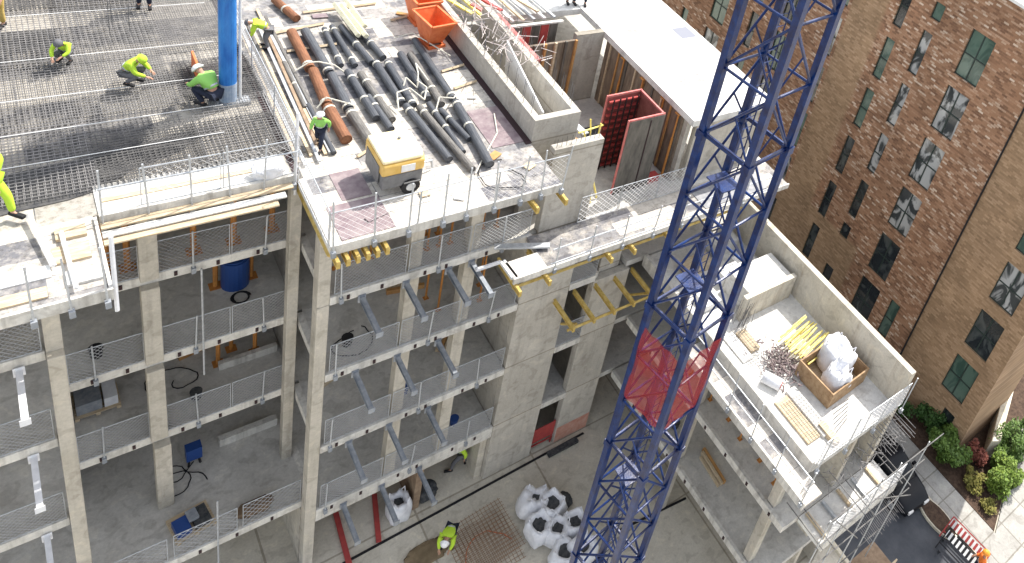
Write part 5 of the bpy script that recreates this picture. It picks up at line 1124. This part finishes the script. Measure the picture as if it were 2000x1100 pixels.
def person(label, loc, rz, pose='stand', top=HIVIS, legs=NAVY, hat=HAT, s=1.0, band=True):
    root = thing("person", label, "person", loc, rz); root.scale = (s, s, s)
    p = {k: Vector(v) for k, v in POSE[pose].items()}; ch, pe = p['chest'], p['pelvis']
    up = (p['neck'] - p['chest']).normalized()
    sL = ch + up * .08 + Vector((-.19, 0, 0)); sR = ch + up * .08 + Vector((.19, 0, 0)); hL = pe + Vector((-.1, 0, -.04)); hR = pe + Vector((.1, 0, -.04))
    V = [pe, p['waist'], ch, p['neck'], p['head'], p['head'] + (p['head'] - p['neck']).normalized() * .09, hL, p['kL'], p['aL'], p['tL'], hR, p['kR'], p['aR'], p['tR'], sL, p['eL'], p['wL'], sR, p['eR'], p['wR']]
    E = [(0, 1), (1, 2), (2, 3), (3, 4), (4, 5), (0, 6), (6, 7), (7, 8), (8, 9), (0, 10), (10, 11), (11, 12), (12, 13), (2, 14), (14, 15), (15, 16), (2, 17), (17, 18), (18, 19)]
    r = [.12, .11, .125, .055, .095, .07, .08, .06, .04, .035, .08, .06, .04, .035, .06, .045, .03, .06, .045, .03]
    for w_, e_ in ((16, 15), (19, 18)):
        d = (V[w_] - V[e_]).normalized(); side = d.cross(Vector((0, 0, 1))); side = side.normalized() if side.length > .1 else Vector((1, 0, 0))
        curl = Vector((0, 0, -.02)); k = len(V); V.append(V[w_] + d * .07); r.append(.032); E.append((w_, k))
        for j, L_ in enumerate((.06, .075, .08, .07)):
            o_ = side * (j - 1.5) * .022; b0 = len(V); V.append(V[k] + d * .045 + o_); V.append(V[k] + d * (.03 + L_) + o_ + curl); r += [.010, .008]; E += [(k, b0), (b0, b0 + 1)]
        b0 = len(V); V.append(V[w_] + d * .04 + side * .05); V.append(V[w_] + d * .075 + side * .065); r += [.012, .009]; E += [(w_, b0), (b0, b0 + 1)]
    skinned("body", V, E, r, SKIN, root)
    fx = (p['head'] - p['neck']).normalized(); fwd = Vector((0, 1, 0)) if pose != 'bend' else Vector((0, .5, -.85))
    tv = [p['waist'] - (p['waist'] - pe) * .3, p['waist'], ch, ch + up * .1, sL, p['eL'], V[15].lerp(V[16], .9), sR, p['eR'], V[18].lerp(V[19], .9)]
    skinned("jacket", tv, [(0, 1), (1, 2), (2, 3), (2, 4), (4, 5), (5, 6), (2, 7), (7, 8), (8, 9)], [.185, .18, .2, .1, .105, .075, .055, .105, .075, .055], top, root)
    lv = [pe, hL, p['kL'], p['aL'] + Vector((0, 0, .03)), hR, p['kR'], p['aR'] + Vector((0, 0, .03))]
    skinned("trousers", lv, [(0, 1), (1, 2), (2, 3), (0, 4), (4, 5), (5, 6)], [.16, .115, .085, .065, .115, .085, .065], legs, root)
    for a, t in ((p['aL'], p['tL']), (p['aR'], p['tR'])):
        b = MB(); b.bar(a + Vector((0, -.07, -.02)), t + Vector((0, .07, -.0)), .095, .085); b.build("boot", BLACK, root, bevel=.02)
    if top in (HIVIS, HIVISG, HIVISO):
        wv = p['waist']; MB().tube(wv - up * .02, wv + up * .03, .172, 12).build("reflective_band", STEEL, root, smooth=True)
    # helmet
    hb = MB(); n = 14; vs = []; fs = []; hc = p['head'] + fx * .05
    ax = fx; bx = Vector((1, 0, 0)); cx = ax.cross(bx).normalized()
    for k in range(5):
        t = k / 4 * math.pi / 2
        for i in range(n):
            a = 2 * math.pi * i / n; rr = .135 * math.cos(t) + .002; vs.append(hc + bx * math.cos(a) * rr + cx * math.sin(a) * rr * 1.12 + ax * math.sin(t) * .125)
    for k in range(4): fs += [(k * n + i, k * n + (i + 1) % n, (k + 1) * n + (i + 1) % n, (k + 1) * n + i) for i in range(n)]
    fs.append(tuple(range(4 * n, 5 * n)))
    hb.add(vs, fs); hb.tube(hc - ax * .008 - cx * .02, hc + ax * .008 - cx * .02, .155, n); hb.build("helmet", hat, root, smooth=True)
    fc = MB(); f0 = p['head']; fd = -cx if (-cx).dot(Vector((0, 1, 0))) > 0 else cx
    fc.tube(f0 + fd * .09, f0 + fd * .125 - ax * .015, .018, 6, .012); fc.build("nose", SKIN, root)
    for sx in (-1, 1): MB().tube(f0 + fd * .085 + bx * sx * .035 + ax * .02, f0 + fd * .1 + bx * sx * .035 + ax * .02, .011, 6).build("eye", BLACK, root)
    return root
Z1 = 15.62
person("worker in a yellow jacket crouching low on the rebar, upper left of the deck", (1.25, 7.7, Z1 + .2), 2.6, 'crouch', HIVIS, GREYCL, GREYCL, .72)
person("worker in yellow jacket crouching over the rebar in the middle of the deck", (2.4, 6.3, Z1 + .2), -2.2, 'crouch', HIVIS, GREYCL, HIVIS, .85)
person("worker in a green vest crouching at the foot of the blue mast", (3.85, 4.95, Z1 + .15), 0.6, 'crouch', HIVISG, NAVY, HAT, 1.0)
person("worker in yellow walking at the left edge of the picture", (-.42, 2.15, Z1 + .1), -2.4, 'walk', HIVIS, HIVIS, HAT, 1.05)
person("worker in dark trousers at the top of the rebar deck, cut by the frame", (3.25, 10.3, Z1 + .15), 3.0, 'stand', HIVIS, NAVY, HAT)
person("worker in yellow top leaning over the plank strip between the decks", (5.75, 7.6, Z1), 1.3, 'bend', HIVIS, GREYCL, GREYCL, .75)
person("worker in yellow standing between the planks and the thin pipes", (5.8, 2.45, Z1), 2.6, 'walk', HIVISG, NAVY, HAT, .68)
person("worker in dark clothes with yellow tools at the top left corner", (.1, 10.0, Z1 + .1), 2.6, 'stand', BRKT, TIMY, HAT)
person("left one of two workers with dark trousers on the white slab at the top", (16.45, 8.4, 15.6), 3.0, 'stand', HIVIS, NAVY, HAT)
person("right one of two workers with dark trousers on the white slab at the top", (17.0, 8.5, 15.6), 2.7, 'walk', HIVIS, NAVY, HAT)
person("worker in a yellow green vest bending over the rebar mat in the yard", (9.3, -1.6, 0), 2.4, 'bend', HIVIS, NAVY, HAT)
person("worker in yellow seen under the lowest slab at its right end", (10.7, .9, 0), 1.2, 'walk', HIVIS, GREYCL, HAT)
person("pedestrian in bright orange at the lower right corner", (25.72, -13.75, .0), .6, 'stand', HIVISO, NAVY, HATO)
person("worker in a yellow helmet standing in the pit beside the yellow braces", (13.6, 2.2, 12.46), 2.4, 'stand', GREYCL, NAVY, HATO, .9)
print("objects", len(bpy.data.objects))
